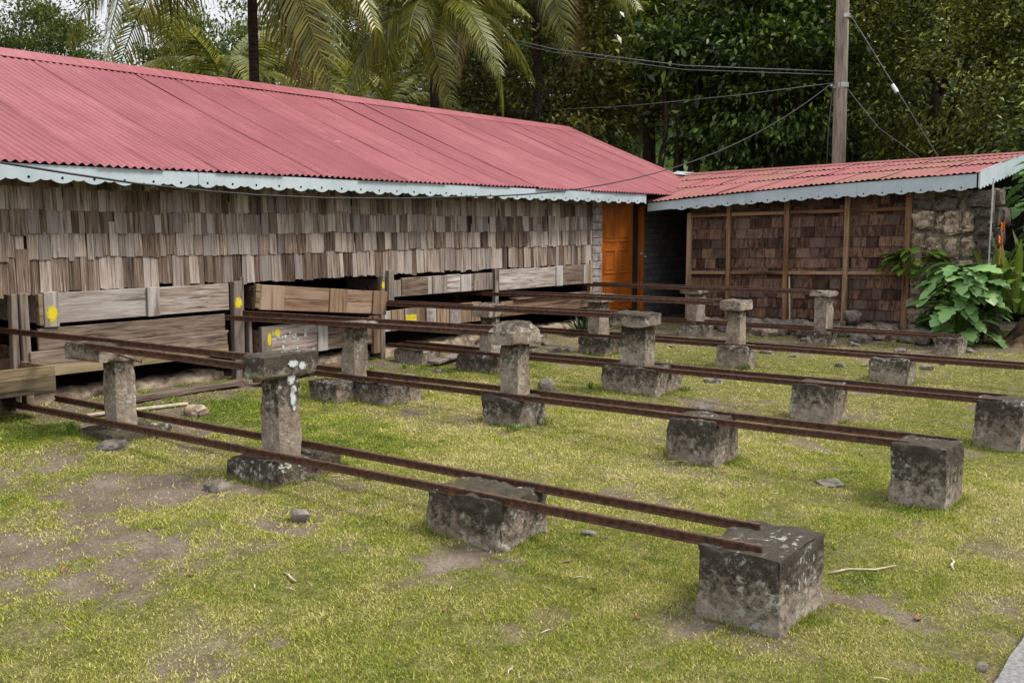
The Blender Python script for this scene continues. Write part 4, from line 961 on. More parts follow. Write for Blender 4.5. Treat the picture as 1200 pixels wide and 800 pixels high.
rail(highlab('D', AW), (11.40, 5.50, .955), (11.02, 9.5, .958), HIGH, 1.0, 17); rail(highlab('D', FC), (11.75, 5.50, .955), (11.40, 9.5, .958), HIGH, 1.0, 18)
rail(highlab('E', AW), (14.08, 5.20, .955), (13.72, 9.0, .955), HIGH, 1.0, 19); rail(highlab('E', FC), (14.25, 5.24, .965), (13.98, 9.0, .965), HIGH, 1.0, 20)
# a bent spike left in the arm of the pale pillar
o = MB().tube([(4.52, 7.24, .90), (4.53, 7.12, .885), (4.53, 7.0, .87), (4.53, 6.95, .865), (4.535, 6.95, .885)], .006, 6).obj('bent_spike', M['rail']); tag(o, 'bent rusty spike sticking out of the pale broken armed pillar', 'spike')

# ------------------------------------------------------------------ rocks, boards, sticks
def rock(x, y, s, lab, group=None, flat=.6, mat='rock', seed=None, name='rock', sink=.4):
    seed = seed if seed is not None else int(x*97+y*31)
    me = rough_box(s[0], s[1], s[2], seed, .28*min(s)+.004, min(s)*.26, min(s)*.24, min(s)*.30); me.name = name
    o = link(name, me, M[mat], None, (x, y, GZ(x, y)-s[2]*sink), (rng.uniform(-.2, .2), rng.uniform(-.2, .2), rng.uniform(0, 3.1))); return tag(o, lab, 'rock', group)
rock(4.02, 4.62, (.11, .10, .11), 'small angular grey stone lying alone on the lawn')
rock(4.12, 5.50, (.16, .12, .08), 'pale broken stone beside the black topped pillar')
rock(4.30, 7.02, (.20, .16, .08), 'flat concrete chunk at the foot of the broken armed pillar', mat='rock')
rock(4.95, 3.15, (.09, .07, .035), 'flat grey pebble beside the mossy crumbling block')
rock(4.62, .93, (.06, .04, .025), 'flat dark pebble near the concrete path')
rock(7.0, 2.45, (.17, .14, .05), 'flat stone flush in grass between open ends of the tracks', mat='conc_dark' if False else 'rock')
rock(5.45, 7.55, (.22, .16, .12), 'brownish stone in grass before the brown stacked plank tray', mat='stone')
rock(9.1, 4.45, (.16, .12, .04), 'flat blue grey stone beside the long base block')
rock(8.9, 6.2, (.14, .2, .16), 'upright pointed pale stone between third track and house')
rock(12.55, 1.95, (.42, .22, .10), 'long dark stone in grass by the open end of second track')
rock(10.4, 5.0, (.2, .16, .1), 'round pale stone on lawn between second and third tracks')
shed_spots = [(15.28,7.55),(15.15,7.2),(15.3,6.85),(15.1,6.6),(15.25,6.3),(15.35,6.05),(15.05,5.9),(15.2,5.7),(15.38,5.45),(15.1,5.35),(15.3,5.15),(15.0,5.1),(15.35,4.9),(15.15,4.8),(15.3,4.6),(14.95,4.65),(15.1,4.4),(15.3,4.3),(14.9,4.3),(15.2,4.1),(14.85,4.0),(15.05,3.85),(14.6,4.75),(14.7,5.6),(14.65,6.2),(14.8,6.9)]
for i, (x, y) in enumerate(shed_spots):
    q = rng.uniform(.7, 1.25)
    rock(x, y, (.30*q, .34*q*rng.uniform(.8, 1.5), .17*q), 'loose rubble stone piled along the foot of the shingled shed', 'rubble stones along the shed', mat='rock' if i % 3 else 'stone', sink=.15)
rock(15.22, 5.12, (.24, .34, .16), 'large pale boulder resting on rubble beside the tall speckled pillar', sink=-1.2)
rock(14.95, 6.45, (.45, 1.1, .16), 'long flat pale slab lying before the shed', sink=.1)
rock(15.0, 5.55, (.4, .7, .12), 'tilted grey slab over a hollow before the shed', sink=-.2)
for i in range(46):
    x = rng.uniform(7.5, 14.6); y = rng.uniform(7.3, 8.6) if i % 2 else rng.uniform(3, 7)
    if i % 2 == 0: x = rng.uniform(12.3, 14.8)
    q = rng.uniform(.05, .15)
    rock(x, y, (q, q*1.2, q*.6), 'small loose stone scattered on bare ground between tracks and buildings', 'scattered small stones')
for i in range(13):
    x = rng.uniform(2.6, 9.5); y = rng.uniform(1.2, 7.6); q = rng.uniform(.016, .034)
    if x*0.8+y*.6 < 3.4: continue
    rock(x, y, (q*1.3, q, q*.5), 'tiny pebble lying in the short grass', 'pebbles in the lawn')
def board_on(x, y, rz, L, w, h, lab, mat='board', tilt=0.0, zoff=0.0):
    o = MB().box(-L/2, L/2, -w/2, w/2, 0, h, .004).obj('plank', M[mat]); o.location = (x, y, GZ(x, y)+.01+zoff); o.rotation_euler = (0, tilt, rz); return tag(o, lab, 'plank')
board_on(10.0, 8.25, R(12), 1.7, .16, .03, 'grey plank lying on ground before the yellow patched tray', 'board', R(-2), .03)
board_on(10.9, 8.15, R(4), 1.5, .14, .03, 'weathered plank propped before the third bay', 'board', R(-3), .08)
board_on(7.5, 8.45, R(8), 1.5, .12, .05, 'old plank lying below the white splashed tray', 'board_brown', 0, .02)
board_on(5.9, 8.42, R(3), 1.5, .10, .05, 'sun bleached plank at the foot of the first bay', 'board', 0, .0)
board_on(5.2, 8.05, R(-12), .9, .06, .02, 'narrow pale lath on ground before the first bay', 'straw', 0, .0)
def stick(x, y, rz, L, lab, r=.006):
    pts = [(-L/2, 0, .008), (-L*.2, L*.05, .014), (L*.15, -L*.02, .01), (L/2, L*.06, .012)]
    o = MB().tube(pts, [r, r*1.2, r, r*.5], 6).obj('stick', M['straw'], None, True); o.location = (x, y, GZ(x, y)); o.rotation_euler.z = rz; return tag(o, lab, 'stick')
stick(3.40, 3.98, R(70), .16, 'pale short stick lying on the lawn beside bare earth')
stick(5.42, 1.70, R(-40), .42, 'thin bleached stick beside the chipped front block')
stick(6.80, 3.46, R(-62), .30, 'straight pale stick before the streaked dark block')
stick(5.85, 1.35, R(15), .22, 'crooked twig on the lawn before the cracked dark block')
for i in range(26):
    x = rng.uniform(2.6, 7.8); y = rng.uniform(1.2, 6.5)
    if x*.8+y*.6 < 3.3: continue
    stick(x, y, rng.uniform(0, 3.1), rng.uniform(.04, .11), 'tiny dry straw scattered on the grass', .0028)['group'] = 'bits of straw on the lawn'
# fallen leaves
lv = [(-.5, 0, 0), (-.2, .2, .06), (.2, .18, .05), (.5, 0, .02), (.2, -.18, .07), (-.2, -.2, .04), (0, 0, -.01)]
lf_me = mesh('fallen_leaf', lv, [(0, 6, 1), (1, 6, 2), (2, 6, 3), (3, 6, 4), (4, 6, 5), (5, 6, 0)])
lf_me.materials.append(simple('dead_leaf', (0.08, 0.035, 0.02), (0.26, 0.15, 0.085), 5, .8, .2, .01, .2))
for x, y in [(4.13, 2.36), (4.3, 2.7), (5.7, 2.6), (3.6, 3.1), (5.3, 3.9), (3.1, 4.4), (6.2, 2.9), (5.0, 1.3), (2.7, 4.9), (4.5, 3.0), (6.0, 5.2), (7.7, 4.4), (5.5, 5.6), (8.1, 2.6)]:
    o = link('fallen_leaf', lf_me, None, None, (x, y, GZ(x, y)+.012), (rng.uniform(-.2, .2), rng.uniform(-.2, .2), rng.uniform(0, 6)), [rng.uniform(.05, .085)]*3)
    tag(o, 'dry brown fallen leaf lying on the grass', 'leaf', 'fallen leaves on the lawn')

# ------------------------------------------------------------------ bank and plants at the right
bx = np.linspace(14.6, 20.5, 70); by = np.linspace(-1.0, 3.3, 52); BX, BY = np.meshgrid(bx, by, indexing='ij')
e1 = np.clip((3.22-BY + .25*(fbm(BX*2, BY*2, 5)-.5))/.75, 0, 1)*np.clip((BX-14.75+.5*(fbm(BX*1.5, BY*1.5, 15)-.5))/.8, 0, 1)
bz = .1 + .75*e1**.8*(.75+.5*fbm(BX*2.2, BY*2.2, 33)) + .34*(fbm(BX*6, BY*6, 44, 5)-.5)*np.clip(e1*3, 0, 1)
ids = np.arange(70*52).reshape(70, 52); quads = np.stack([ids[:-1, :-1], ids[1:, :-1], ids[1:, 1:], ids[:-1, 1:]], -1).reshape(-1, 4)
structure(link('earth_bank', npmesh('earth_bank', np.stack([BX, BY, bz], -1).reshape(-1, 3), quads, True), M['soil']))

def lobed_leaf(seed, L=1.0):
    r = random.Random(seed); side = []
    # half outline with deep lobes
    prof = [(0, .02), (.10, .26), (.22, .42), (.30, .30), (.42, .50), (.50, .30), (.64, .42), (.70, .22), (.84, .24), (1.0, .0)]
    v = []; f = []
    for u, w in prof:
        w *= .85*r.uniform(.9, 1.1); z = -.45*u*u + .12*u
        v += [(u*L, w*L, (z+.10*w*1)*L), (u*L, 0, z*L-.0), (u*L, -w*L, (z+.10*w)*L)]
    for i in range(len(prof)-1):
        a = 3*i; f += [(a, a+3, a+4, a+1), (a+1, a+4, a+5, a+2)]
    return mesh('leaf', v, f, False)
LL = [lobed_leaf(i) for i in range(4)]
LY = [m_.copy() for m_ in LL]
for m_ in LL: m_.materials.append(M['bigleaf'])
for m_ in LY: m_.materials.append(M['youngleaf']); m_.name = 'leaf'
def leafy_shrub(lab, c, rad, hgt, n, meshes, size, seed, stemmat='bark'):
    r = random.Random(seed); p = thing('broadleaf_shrub', lab, 'shrub', c)
    st = MB()
    for i in range(n):
        a = r.uniform(0, 2*math.pi); u = r.random()**.6; q = math.sqrt(max(.05, 1-(u-.35)**2*1.3))
        pos = Vector((math.cos(a)*rad[0]*q*r.uniform(.45, 1), math.sin(a)*rad[1]*q*r.uniform(.45, 1), .08+u*hgt))
        sz = size*r.uniform(.65, 1.15)
        yaw = math.atan2(pos.y, pos.x)+r.uniform(-.7, .7)
        link('leaf', r.choice(meshes), None, p, pos, (r.uniform(-.3, .3), r.uniform(-.25, .55), yaw), (sz, sz, sz))
        if i % 3 == 0: st.tube([(r.uniform(-.05, .05), r.uniform(-.05, .05), 0), pos*.6, pos], [.012, .008, .004], 5)
    st.obj('stems', M['youngleaf'], p); return p
leafy_shrub('large shrub with broad lobed pale green leaves before the stone wall', (15.05, 3.55, .28), (.34, .40), 1.02, 150, LL, .38, 3)
leafy_shrub('small bright green climber on the post between shingles and stones', (15.38, 4.28, 1.15), (.12, .42), .36, 46, LY, .24, 5)
leafy_shrub('yellow green leafy undergrowth beside the broad leaved shrub on the bank', (15.5, 2.85, .7), (.6, .5), .6, 60, LY, .22, 7)
leafy_shrub('dark leafy plant in shade behind the orange flowers', (17.2, 2.6, .8), (.9, .8), 2.0, 150, LL, .34, 8)
# heliconia with orange bracts
hc = thing('heliconia_plant', 'tall narrow leaved plant with orange flower bracts on the bank', 'plant', (15.55, 2.98, .72))
for i in range(22):
    r = random.Random(500+i); a = r.uniform(0, 6.28); L = r.uniform(.7, 1.3); sp = r.uniform(.15, .5); v = []; f = []
    for k in range(7):
        u = k/6; w = .055*math.sin(math.pi*min(1, u*.92+.08))+.004; d = sp*u*u*L; z = L*u-.25*sp*u**3*L
        c_ = Vector((math.cos(a)*d, math.sin(a)*d, z)); sd = Vector((-math.sin(a), math.cos(a), 0))*w
        v += [tuple(c_+sd+Vector((0, 0, .01))), tuple(c_), tuple(c_-sd+Vector((0, 0, .01)))]
    for k in range(6): q = 3*k; f += [(q, q+3, q+4, q+1), (q+1, q+4, q+5, q+2)]
    link('leaf', mesh('leaf', v, f), M['leaf_olive'] if i % 2 else M['youngleaf'], hc, (r.uniform(-.3, .3), r.uniform(-.3, .3), 0))
for i, (fx, fy, fz) in enumerate([(-.25, .15, .92), (-.1, -.05, .62), (-.35, -.12, .75), (.1, .2, 1.1)]):
    fl = MB()
    for k in range(5):
        s_ = 1 if k % 2 else -1; z_ = k*.045; fl.tube([(0, 0, z_), (s_*.05, s_*.03, z_+.05), (s_*.075, s_*.05, z_+.12)], [.014, .018, .003], 6)
    fl.tube([(0, 0, -.5), (0, 0, .24)], .007, 5); fl.obj('flower_bract', M['flower'], hc, loc=(fx, fy, fz), scale=(.7, .7, .55))
# strap leaved rosettes by the door
def rosette(lab, x, y, n, L, seed):
    p = thing('rosette_plant', lab, 'plant', (x, y, GZ(x, y)-.01)); r = random.Random(seed)
    for i in range(n):
        a = 2.4*i+r.uniform(-.2, .2); el = .35+.9*(i/n); ll = L*r.uniform(.75, 1.1); v = []; f = []
        for k in range(6):
            u = k/5; w = .030*(1-u**2.2)+.003; d = math.cos(el)*u*ll; z = math.sin(el)*u*ll-.20*u*u*ll
            c_ = Vector((math.cos(a)*d, math.sin(a)*d, z)); sd = Vector((-math.sin(a), math.cos(a), 0))*w
            v += [tuple(c_+sd+Vector((0, 0, .012))), tuple(c_), tuple(c_-sd+Vector((0, 0, .012)))]
        for k in range(5): q = 3*k; f += [(q, q+3, q+4, q+1), (q+1, q+4, q+5, q+2)]
        link('leaf', mesh('leaf', v, f), M['rosette'], p)
rosette('green strap leaved rosette growing under the tray next to orange door', 12.95, 8.42, 26, .42, 1)
rosette('purple tinged strap leaved rosette closest to the orange door', 13.45, 8.35, 22, .38, 2)
rosette('small strap leaved rosette behind the grey pillar with pale cap', 13.75, 8.0, 16, .28, 3)
# weeds
def weed(x, y, lab, h=.12, n=26, seed=0):
    p = thing('weed_tuft', lab, 'weed', (x, y, GZ(x, y) if seed < 100 else .0), 'weed tufts at block feet'); r = random.Random(seed); v = []; f = []
    for i in range(n):
        a = r.uniform(0, 6.28); L = h*r.uniform(.5, 1.2); sp = r.uniform(.3, 1.0)*L; w = r.uniform(.004, .010); bx_ = r.uniform(-.05, .05); by_ = r.uniform(-.05, .05)
        sd = Vector((-math.sin(a), math.cos(a), 0))*w; b0 = Vector((bx_, by_, 0)); m0 = b0+Vector((math.cos(a)*sp*.4, math.sin(a)*sp*.4, L*.7)); e0 = b0+Vector((math.cos(a)*sp, math.sin(a)*sp, L))
        q = len(v); v += [tuple(b0-sd*.6), tuple(b0+sd*.6), tuple(m0+sd), tuple(m0-sd), tuple(e0)]; f += [(q, q+1, q+2, q+3), (q+3, q+2, q+4)]
    link('blades', mesh('blades', v, f), M['youngleaf'], p)
for i, (x, y) in enumerate([(4.95, 5.2), (5.0, 5.5), (4.9, 4.9), (7.3, 6.75), (7.4, 7.3), (6.7, 5.0), (7.1, 5.0), (9.15, 5.8), (4.75, 7.05), (4.4, 7.75), (7.7, 8.0), (8.8, 8.2), (5.0, 7.9), (9.7, 5.0), (11.5, 5.1), (9.3, 8.1)]):
    weed(x, y, 'bright green weed tuft growing at the foot of a support', rng.uniform(.05, .09), 22, 20+i)

# ------------------------------------------------------------------ utility pole and wires
po = thing('utility_pole', 'tall bare wooden utility pole rising behind the shed roof', 'utility pole', (22.74, 8.04, .3))
MB().tube([(0, 0, 0), (0, 0, 3), (-.02, .02, 6), (-.03, .04, 9)], [.165, .15, .14, .125], 14).obj('shaft', M['pole'], po, True)
MB().tube([(0, 0, 4.62), (0, 0, 4.72)], [.155, .155], 12).obj('band', M['metal'], po); MB().tube([(0, 0, 6.1), (0, 0, 6.18)], [.150, .150], 12).obj('band', M['metal'], po)
MB().tube([(-.14, .1, 4.60), (-.22, .14, 4.66)], .03, 8).obj('insulator', M['metal'], po)
def cable(lab, pts, r, mat='wire'):
    o = MB().tube(pts, r, 6).obj('overhead_cable', M[mat], None, True); tag(o, lab, 'cable', 'overhead cables'); return o
def sag(a, b_, s, n=18): a = Vector(a); b_ = Vector(b_); return [tuple(a.lerp(b_, i/n)-Vector((0, 0, 4*s*(i/n)*(1-i/n)))) for i in range(n+1)]
E_ = (22.62, 8.16, 5.05)
cable('upper of two parallel overhead cables running from pole towards the palms', [(14, 29, 10.2), (18.03, 19.3, 7.67), (19.02, 16.3, 6.66), (20.02, 13.8, 5.95), (21.17, 11.1, 5.48), (22.63, 8.16, 5.26)], .011)
cable('lower of two parallel overhead cables running from pole towards the palms', [(14, 29, 10.0), (18.02, 19.3, 7.5), (19.02, 16.3, 6.56), (20.02, 13.8, 5.88), (21.17, 11.1, 5.39), (22.64, 8.16, 5.19)], .010)
cable('slack cable from pole disappearing behind the house ridge', [(22.5, 24, 5.4), (22.52, 19.97, 5.16), (22.67, 16.45, 4.96), (22.57, 13.24, 4.87), (22.71, 10.56, 4.93), (22.65, 8.14, 5.02)], .010)
eave_pts = [(1.5, 8.42, 2.62), (3.0, 8.42, 2.53), (3.87, 8.42, 2.46), (4.27, 8.42, 2.415), (4.86, 8.42, 2.35), (5.51, 8.42, 2.285), (6.25, 8.42, 2.24), (6.87, 8.42, 2.215), (7.81, 8.42, 2.205), (9.03, 8.42, 2.225), (10.13, 8.42, 2.27)]
cable('black service cable sagging along the blue fascia up to the pole', eave_pts + sag((10.13, 8.42, 2.27), E_, .62)[1:], .010, 'cable')
cable('straight guy wire from pole top down behind the shed', [(22.76, 7.99, 6.6), (21.96, 5.72, 3.27), (21.6, 4.7, 1.8)], .009)
cable('slack drop cable from pole down behind the shed roof', [(22.8, 7.94, 4.91), (22.74, 7.19, 4.0), (22.77, 6.31, 3.33), (22.8, 5.5, 3.0)], .010)
cable('thin loose cable hanging straight down beside the pole', [(22.62, 8.18, 5.0), (22.4, 8.17, 4.03), (22.3, 8.16, 2.2)], .006)
o = MB().tube([(22.34, 6.82, 4.83), (22.30, 6.70, 4.66)], .045, 8).obj('guy_insulator', M['metal']); tag(o, 'white insulator on the guy wire of the pole', 'insulator')

# ------------------------------------------------------------------ trees
def leaf_quads(P, out, size, droop):
    """diamond leaves at points P; out: outward direction; returns verts, quads"""
    n = len(P)
    d = out + nrng.normal(0, .55, (n, 3)); d[:, 2] -= droop; d /= np.linalg.norm(d, axis=1, keepdims=True)
    up = np.array([0, 0, 1.0]) + nrng.normal(0, .45, (n, 3)); s = np.cross(d, up); s /= np.linalg.norm(s, axis=1, keepdims=True)
    nn = np.cross(s, d)
    L = size*nrng.uniform(.6, 1.25, n)[:, None]; w = L*nrng.uniform(.17, .26, n)[:, None]
    v0 = P; v1 = P+d*L*.45+s*w+nn*w*.25; v2 = P+d*L-nn*L*.12; v3 = P+d*L*.45-s*w+nn*w*.25
    V = np.stack([v0, v1, v2, v3], 1).reshape(-1, 3); Q = np.arange(4*n).reshape(-1, 4)
    return V, Q
def tree(name, lab, x, y, h, crown_c, crown_r, clumps, per, size, mat, seed, droop=.35, trunk_r=.25, z0=.2, limbs=7, group='trees behind the buildings', spread=.36):
    global nrng
    nrng = np.random.default_rng(seed); r = random.Random(seed)
    size *= .58; per = int(per*2.1)
    p = thing(name, lab, 'tree', (x, y, z0), group)
    dirs = nrng.normal(0, 1, (clumps, 3)); dirs /= np.linalg.norm(dirs, axis=1, keepdims=True)
    rad = nrng.uniform(.45, 1.05, (clumps, 1)); cc = dirs*rad*np.array(crown_r) + np.array([0, 0, crown_c])
    lump = 1+.28*np.sin(dirs[:, :1]*4+seed)*np.cos(dirs[:, 1:2]*5+seed); cc[:, :2] *= lump
    cc = cc[cc[:, 2] > .6]
    m = len(cc); szs = nrng.uniform(.6, 1.35, (m, 1))
    pts = np.repeat(cc, per, 0) + nrng.normal(0, 1, (m*per, 3))*np.repeat(szs, per, 0)*np.array([spread, spread, spread*.55])
    out = pts-np.array([0, 0, crown_c*.8]); out /= (np.linalg.norm(out, axis=1, keepdims=True)+1e-6)
    V, Q = leaf_quads(pts, out, size, droop)
    link('crown', npmesh('crown', V, Q), M[mat], p)
    t_ = MB(); lean = Vector((r.uniform(-.5, .5), r.uniform(-.5, .5), 0)); top = Vector((0, 0, crown_c))+lean
    t_.tube([(0, 0, -.3), tuple(top*.35+Vector((r.uniform(-.15, .15), r.uniform(-.15, .15), 0))), tuple(top*.7), tuple(top)], [trunk_r*1.25, trunk_r*.9, trunk_r*.7, trunk_r*.4], 9)
    for i in range(limbs):
        c_ = Vector(cc[r.randrange(m)]); st = top*r.uniform(.4, .95); mid = st.lerp(c_, .5)+Vector((0, 0, r.uniform(-.2, .5)))
        t_.tube([tuple(st), tuple(mid), tuple(c_)], [trunk_r*.42, trunk_r*.26, trunk_r*.08], 6)
    t_.obj('trunk', M['bark'], p, True); return p
T = [
 ('broadleaf_tree', 'bushy tree with yellowing leaf tips behind the house ridge end', 24.6, 17.2, 9, 5.6, (3.0, 3.0, 4.2), 150, 70, .34, 'leaf_yellow', 1),
 ('broadleaf_tree', 'dark tree with thick bare stems showing above the roof valley', 29.9, 16.8, 12, 9.6, (3.8, 3.8, 4.0), 190, 75, .36, 'leaf_olive', 2),
 ('broadleaf_tree', 'glossy dark green tree just left of the utility pole', 26.65, 11.1, 10, 6.2, (2.2, 2.3, 5.0), 190, 80, .36, 'leaf_dark', 3),
 ('broadleaf_tree', 'dense glossy tree directly behind the utility pole', 31.1, 11.2, 12, 7.2, (3.4, 3.4, 5.6), 200, 80, .36, 'leaf_dark', 4),
 ('broadleaf_tree', 'olive green tree just right of the utility pole', 28.2, 7.3, 10, 6.0, (3.0, 2.8, 4.8), 190, 80, .28, 'leaf_olive', 5),
 ('broadleaf_tree', 'fine leaved olive tree over the right end of the shed', 26.2, 4.2, 10, 5.6, (3.2, 2.4, 4.6), 200, 90, .24, 'leaf_olive', 6),
 ('broadleaf_tree', 'shady dark tree beyond the earth bank', 24.0, 1.5, 9, 4.6, (3.0, 2.6, 4.2), 170, 80, .28, 'leaf_dark', 7),
 ('broadleaf_tree', 'tall tree far behind the coconut palms', 33.0, 26.3, 11, 6.0, (3.6, 3.6, 4.6), 130, 70, .38, 'leaf_yellow', 8),
 ('broadleaf_tree', 'tall dark tree far behind the yellowing tree', 38.2, 23.4, 14, 10.5, (4.6, 4.6, 5.2), 200, 75, .42, 'leaf_dark', 9),
 ('broadleaf_tree', 'tall forest tree far behind the utility pole', 41.9, 14.1, 15, 8.0, (4.8, 4.8, 7.0), 210, 75, .42, 'leaf_dark', 10),
 ('broadleaf_tree', 'tall forest tree far behind the olive trees', 42.5, 8.6, 15, 8.0, (4.8, 4.8, 7.0), 210, 75, .42, 'leaf_olive', 11),
 ('broadleaf_tree', 'deep forest tree seen between the dark stems', 46.0, 17.5, 15, 9.0, (4.8, 4.8, 5.6), 170, 75, .42, 'leaf_dark', 12),
 ('broadleaf_tree', 'light green rounded tree beyond the left end of the ridge', 22.6, 42.5, 13, 6.4, (4.6, 4.6, 5.8), 330, 95, .30, 'leaf_light', 13),
 ('broadleaf_tree', 'light green spreading tree at the far left behind the house', 16.6, 42.0, 12, 6.8, (5.0, 5.0, 6.4), 300, 95, .30, 'leaf_light', 14),
 ('broadleaf_tree', 'small bluish green tree under the palm fronds far off', 33.0, 54.0, 12, 5.2, (5.0, 5.0, 4.2), 140, 70, .4, 'leaf_light', 15),
 ('broadleaf_tree', 'tall dark forest tree beyond the bank at far right', 40.5, 3.2, 14, 7.0, (4.8, 4.6, 6.6), 180, 75, .42, 'leaf_dark', 16),
 ('broadleaf_tree', 'low leafy tree between the palm trunks behind the ridge', 38.0, 35.0, 9, 4.2, (4.4, 4.4, 3.2), 130, 70, .38, 'leaf_light', 17),
 ('broadleaf_tree', 'overhanging tree with high dark crown above the valley stems', 33.5, 15.2, 13, 9.8, (4.2, 4.2, 3.6), 190, 80, .36, 'leaf_dark', 18),
 ('broadleaf_tree', 'dark understorey tree beside the heliconia bank', 21.0, 2.2, 6, 2.6, (1.8, 1.8, 2.0), 110, 80, .24, 'leaf_dark', 19),
 ('broadleaf_tree', 'feathery green tree behind the black palm trunk far off', 25.6, 34.0, 12, 6.4, (3.4, 3.4, 4.4), 170, 80, .34, 'leaf_light', 21),
 ('broadleaf_tree', 'green tree filling the gap between the two big palms', 29.0, 30.5, 12, 6.6, (3.6, 3.6, 4.8), 190, 80, .34, 'leaf_light', 22),
 ('broadleaf_tree', 'dark green tree close behind the whole crowned palm', 27.5, 25.0, 12, 6.8, (3.0, 3.0, 4.8), 170, 80, .34, 'leaf_olive', 23),
 ('broadleaf_tree', 'thick dark tree behind the palm with shaded brown trunk', 30.5, 21.5, 12, 7.6, (3.2, 3.2, 4.6), 160, 75, .36, 'leaf_dark', 20),
]
for (nm, lab, x, y, h, cc, cr_, cl, per, sz, mt_, sd) in T: tree(nm, lab, x, y, h, cc, cr_, cl, per, sz, mt_, sd, droop=.5 if mt_ == 'leaf_dark' else .3)
# bare stems showing above the roof valley
for i, (x, y, lx) in enumerate([(25.2, 13.9, .3), (25.9, 13.6, -.4), (26.6, 13.5, .2), (25.5, 13.2, .6), (27.4, 13.2, -.3)]):
    p = thing('slender_tree', 'thin dark bare stem rising above the roof valley', 'tree', (x, y, .2), 'slender stems above the valley')
    MB().tube([(0, 0, 0), (lx*.3, .1, 2.5), (lx*.8, -.1, 4.5), (lx*1.6, .3, 7)], [.12, .10, .08, .04], 7).obj('trunk', M['bark'], p, True)
    V, Q = leaf_quads(np.random.default_rng(900+i).normal(0, .6, (500, 3))+np.array([lx*1.5, .3, 6.4]), np.random.default_rng(i).normal(0, 1, (500, 3)), .3, .5)
    link('crown', npmesh('crown', V, Q), M['leaf_dark'], p)

# coconut palms
def frond_mesh(seed, L=3.6, droop=1.0, n=84):
    r = random.Random(seed); v = []; f = []
    def spine(u):
        return Vector((L*u*(1-.16*droop*u*u), .12*math.sin(u*2+seed)*u, .42*L*u*(1-u)*1.2 - .55*droop*L*u**2.4))
    # rachis
    mb = MB(); mb.tube([tuple(spine(u/10)) for u in range(11)], [.035*(1-.8*u/10) for u in range(11)], 5); v += mb.v; f += mb.f
    for i in range(n):
        u = .14+.86*i/(n-1); c_ = spine(u); tan = (spine(min(1, u+.02))-spine(u-.02)).normalized()
        side = tan.cross(Vector((0, 0, 1))).normalized(); ll = .95*math.sin(math.pi*min(1, (u*.86+.12)))**.7*r.uniform(.85, 1.1)+.08
        for s in (-1, 1):
            if r.random() < .05: continue
            d = (side*s*r.uniform(.75, .95) + tan*r.uniform(.45, .65) + Vector((0, 0, -.15))).normalized(); w = .026
            wv = tan*w; q = len(v); hang = r.uniform(.25, .6)
            m1 = c_+d*ll*.5+Vector((0, 0, -.10*hang*ll)); e1 = c_+d*ll*.86+Vector((0, 0, -hang*ll))
            v += [tuple(c_-wv*.5), tuple(c_+wv*.5), tuple(m1+wv), tuple(m1-wv), tuple(e1)]; f += [(q, q+1, q+2, q+3), (q+3, q+2, q+4)]
    return mesh('frond', v, f)
FR = [frond_mesh(1, 3.8, .8), frond_mesh(2, 3.6, 1.15), frond_mesh(3, 3.3, 1.5), frond_mesh(4, 3.4, .4)]
for m_ in FR: m_.materials.append(M['frond'])
FD = FR[2].copy(); FD.name = 'frond'; FD.materials.clear(); FD.materials.append(M['frond_dry'])
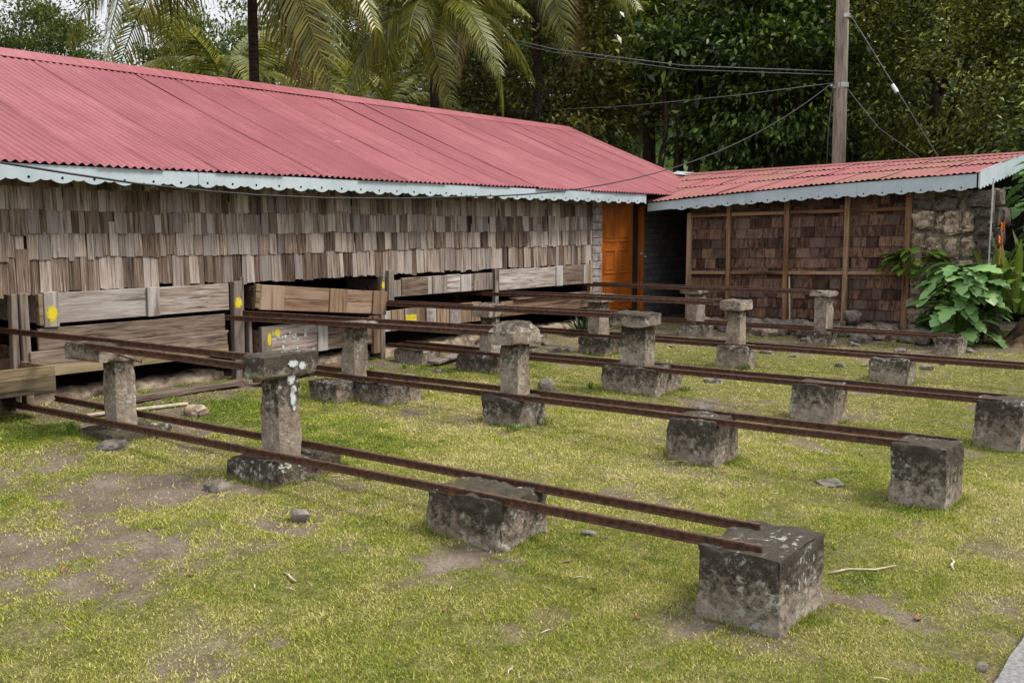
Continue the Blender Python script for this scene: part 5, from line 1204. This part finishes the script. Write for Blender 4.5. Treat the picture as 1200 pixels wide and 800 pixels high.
def palm(lab, x, y, top, fr, seed, scale=1.0, trunk=.13, lean=(0, 0), yaw0=0.0, dry=2):
    r = random.Random(seed); p = thing('coconut_palm', lab, 'palm tree', (x-lean[0], y-lean[1], .2), 'coconut palms behind the house')
    zt = top-.2; pts = [(lean[0]*u*u, lean[1]*u*u, zt*u) for u in (0, .15, .3, .45, .6, .75, .9, 1)]
    MB().tube(pts, [trunk*1.6, trunk*1.15, trunk, trunk*.95, trunk*.9, trunk*.88, trunk*.85, trunk*1.2], 10).obj('trunk', M['palm_bark'], p, True)
    for i in range(fr):
        a = yaw0+2.399*i; u = i/fr; el = R(68-88*u+r.uniform(-8, 8)); me = FR[0] if el > .5 else (FR[1] if el > -.05 else FR[2])
        if el > .9: me = FR[3]
        if i >= fr-dry: me = FD
        q = scale*r.uniform(.85, 1.08)
        link('frond', me, None, p, (lean[0], lean[1], zt), (r.uniform(-.35, .35), -el*.75, a+r.uniform(-.2, .2)), (q, q, q))
    return p
palm('coconut palm with straight black trunk crossing its fronds above the ridge', 14.0, 17.1, 7.45, 24, 22, 1.18, .115, yaw0=1.7, dry=1)
palm('coconut palm with whole crown visible over the middle of the roof', 18.1, 15.8, 6.5, 20, 23, .78, .125, yaw0=2.2, dry=0)
palm('tall coconut palm with shaded brown trunk between palm crown and broadleaf trees', 22.4, 16.0, 8.6, 20, 24, .95, .14, yaw0=.9, dry=2)
palm('young bright coconut palm behind the black trunk', 19.1, 24.6, 5.8, 18, 25, 1.0, .12, yaw0=.2, dry=1)
palm('young coconut palm far behind between the two tall palms', 22.4, 21.8, 5.0, 18, 26, .9, .12, yaw0=1.1, dry=2)
palm('small coconut palm added as a light backdrop behind the dark stems of the valley', 37.0, 19.4, 6.2, 16, 27, 1.0, .12, yaw0=.6, dry=1)  # palm added as a bright backdrop that silhouettes the stems

# tree cover on the far hills
nrng = np.random.default_rng(99)
n = 42000; i0 = nrng.integers(0, 59, n); j0 = nrng.integers(0, 59, n); uu = nrng.random(n); vv = nrng.random(n)
px_ = hx[i0]+uu*(hx[1]-hx[0]); py_ = hy[j0]+vv*(hy[1]-hy[0]); pz_ = hh[i0, j0]*(1-uu)*(1-vv)+hh[i0+1, j0]*uu*(1-vv)+hh[i0, j0+1]*(1-uu)*vv+hh[i0+1, j0+1]*uu*vv
dd = np.hypot(px_, py_); kp = (dd > 54) & (dd < 125) & (pz_ > 0) & (px_ > 5) & (py_ > -20)
P = np.stack([px_, py_, pz_+nrng.random(n)*2.0], -1)[kp]
V, Q = leaf_quads(P, np.tile(np.array([[-.4, -.3, .6]]), (len(P), 1)), 1.5, .2)
o = link('hillside_forest', npmesh('hillside_forest', V, Q), M['leaf_light']); tag(o, 'far hillside covered in forest behind the trees', 'forest', None, 'stuff')
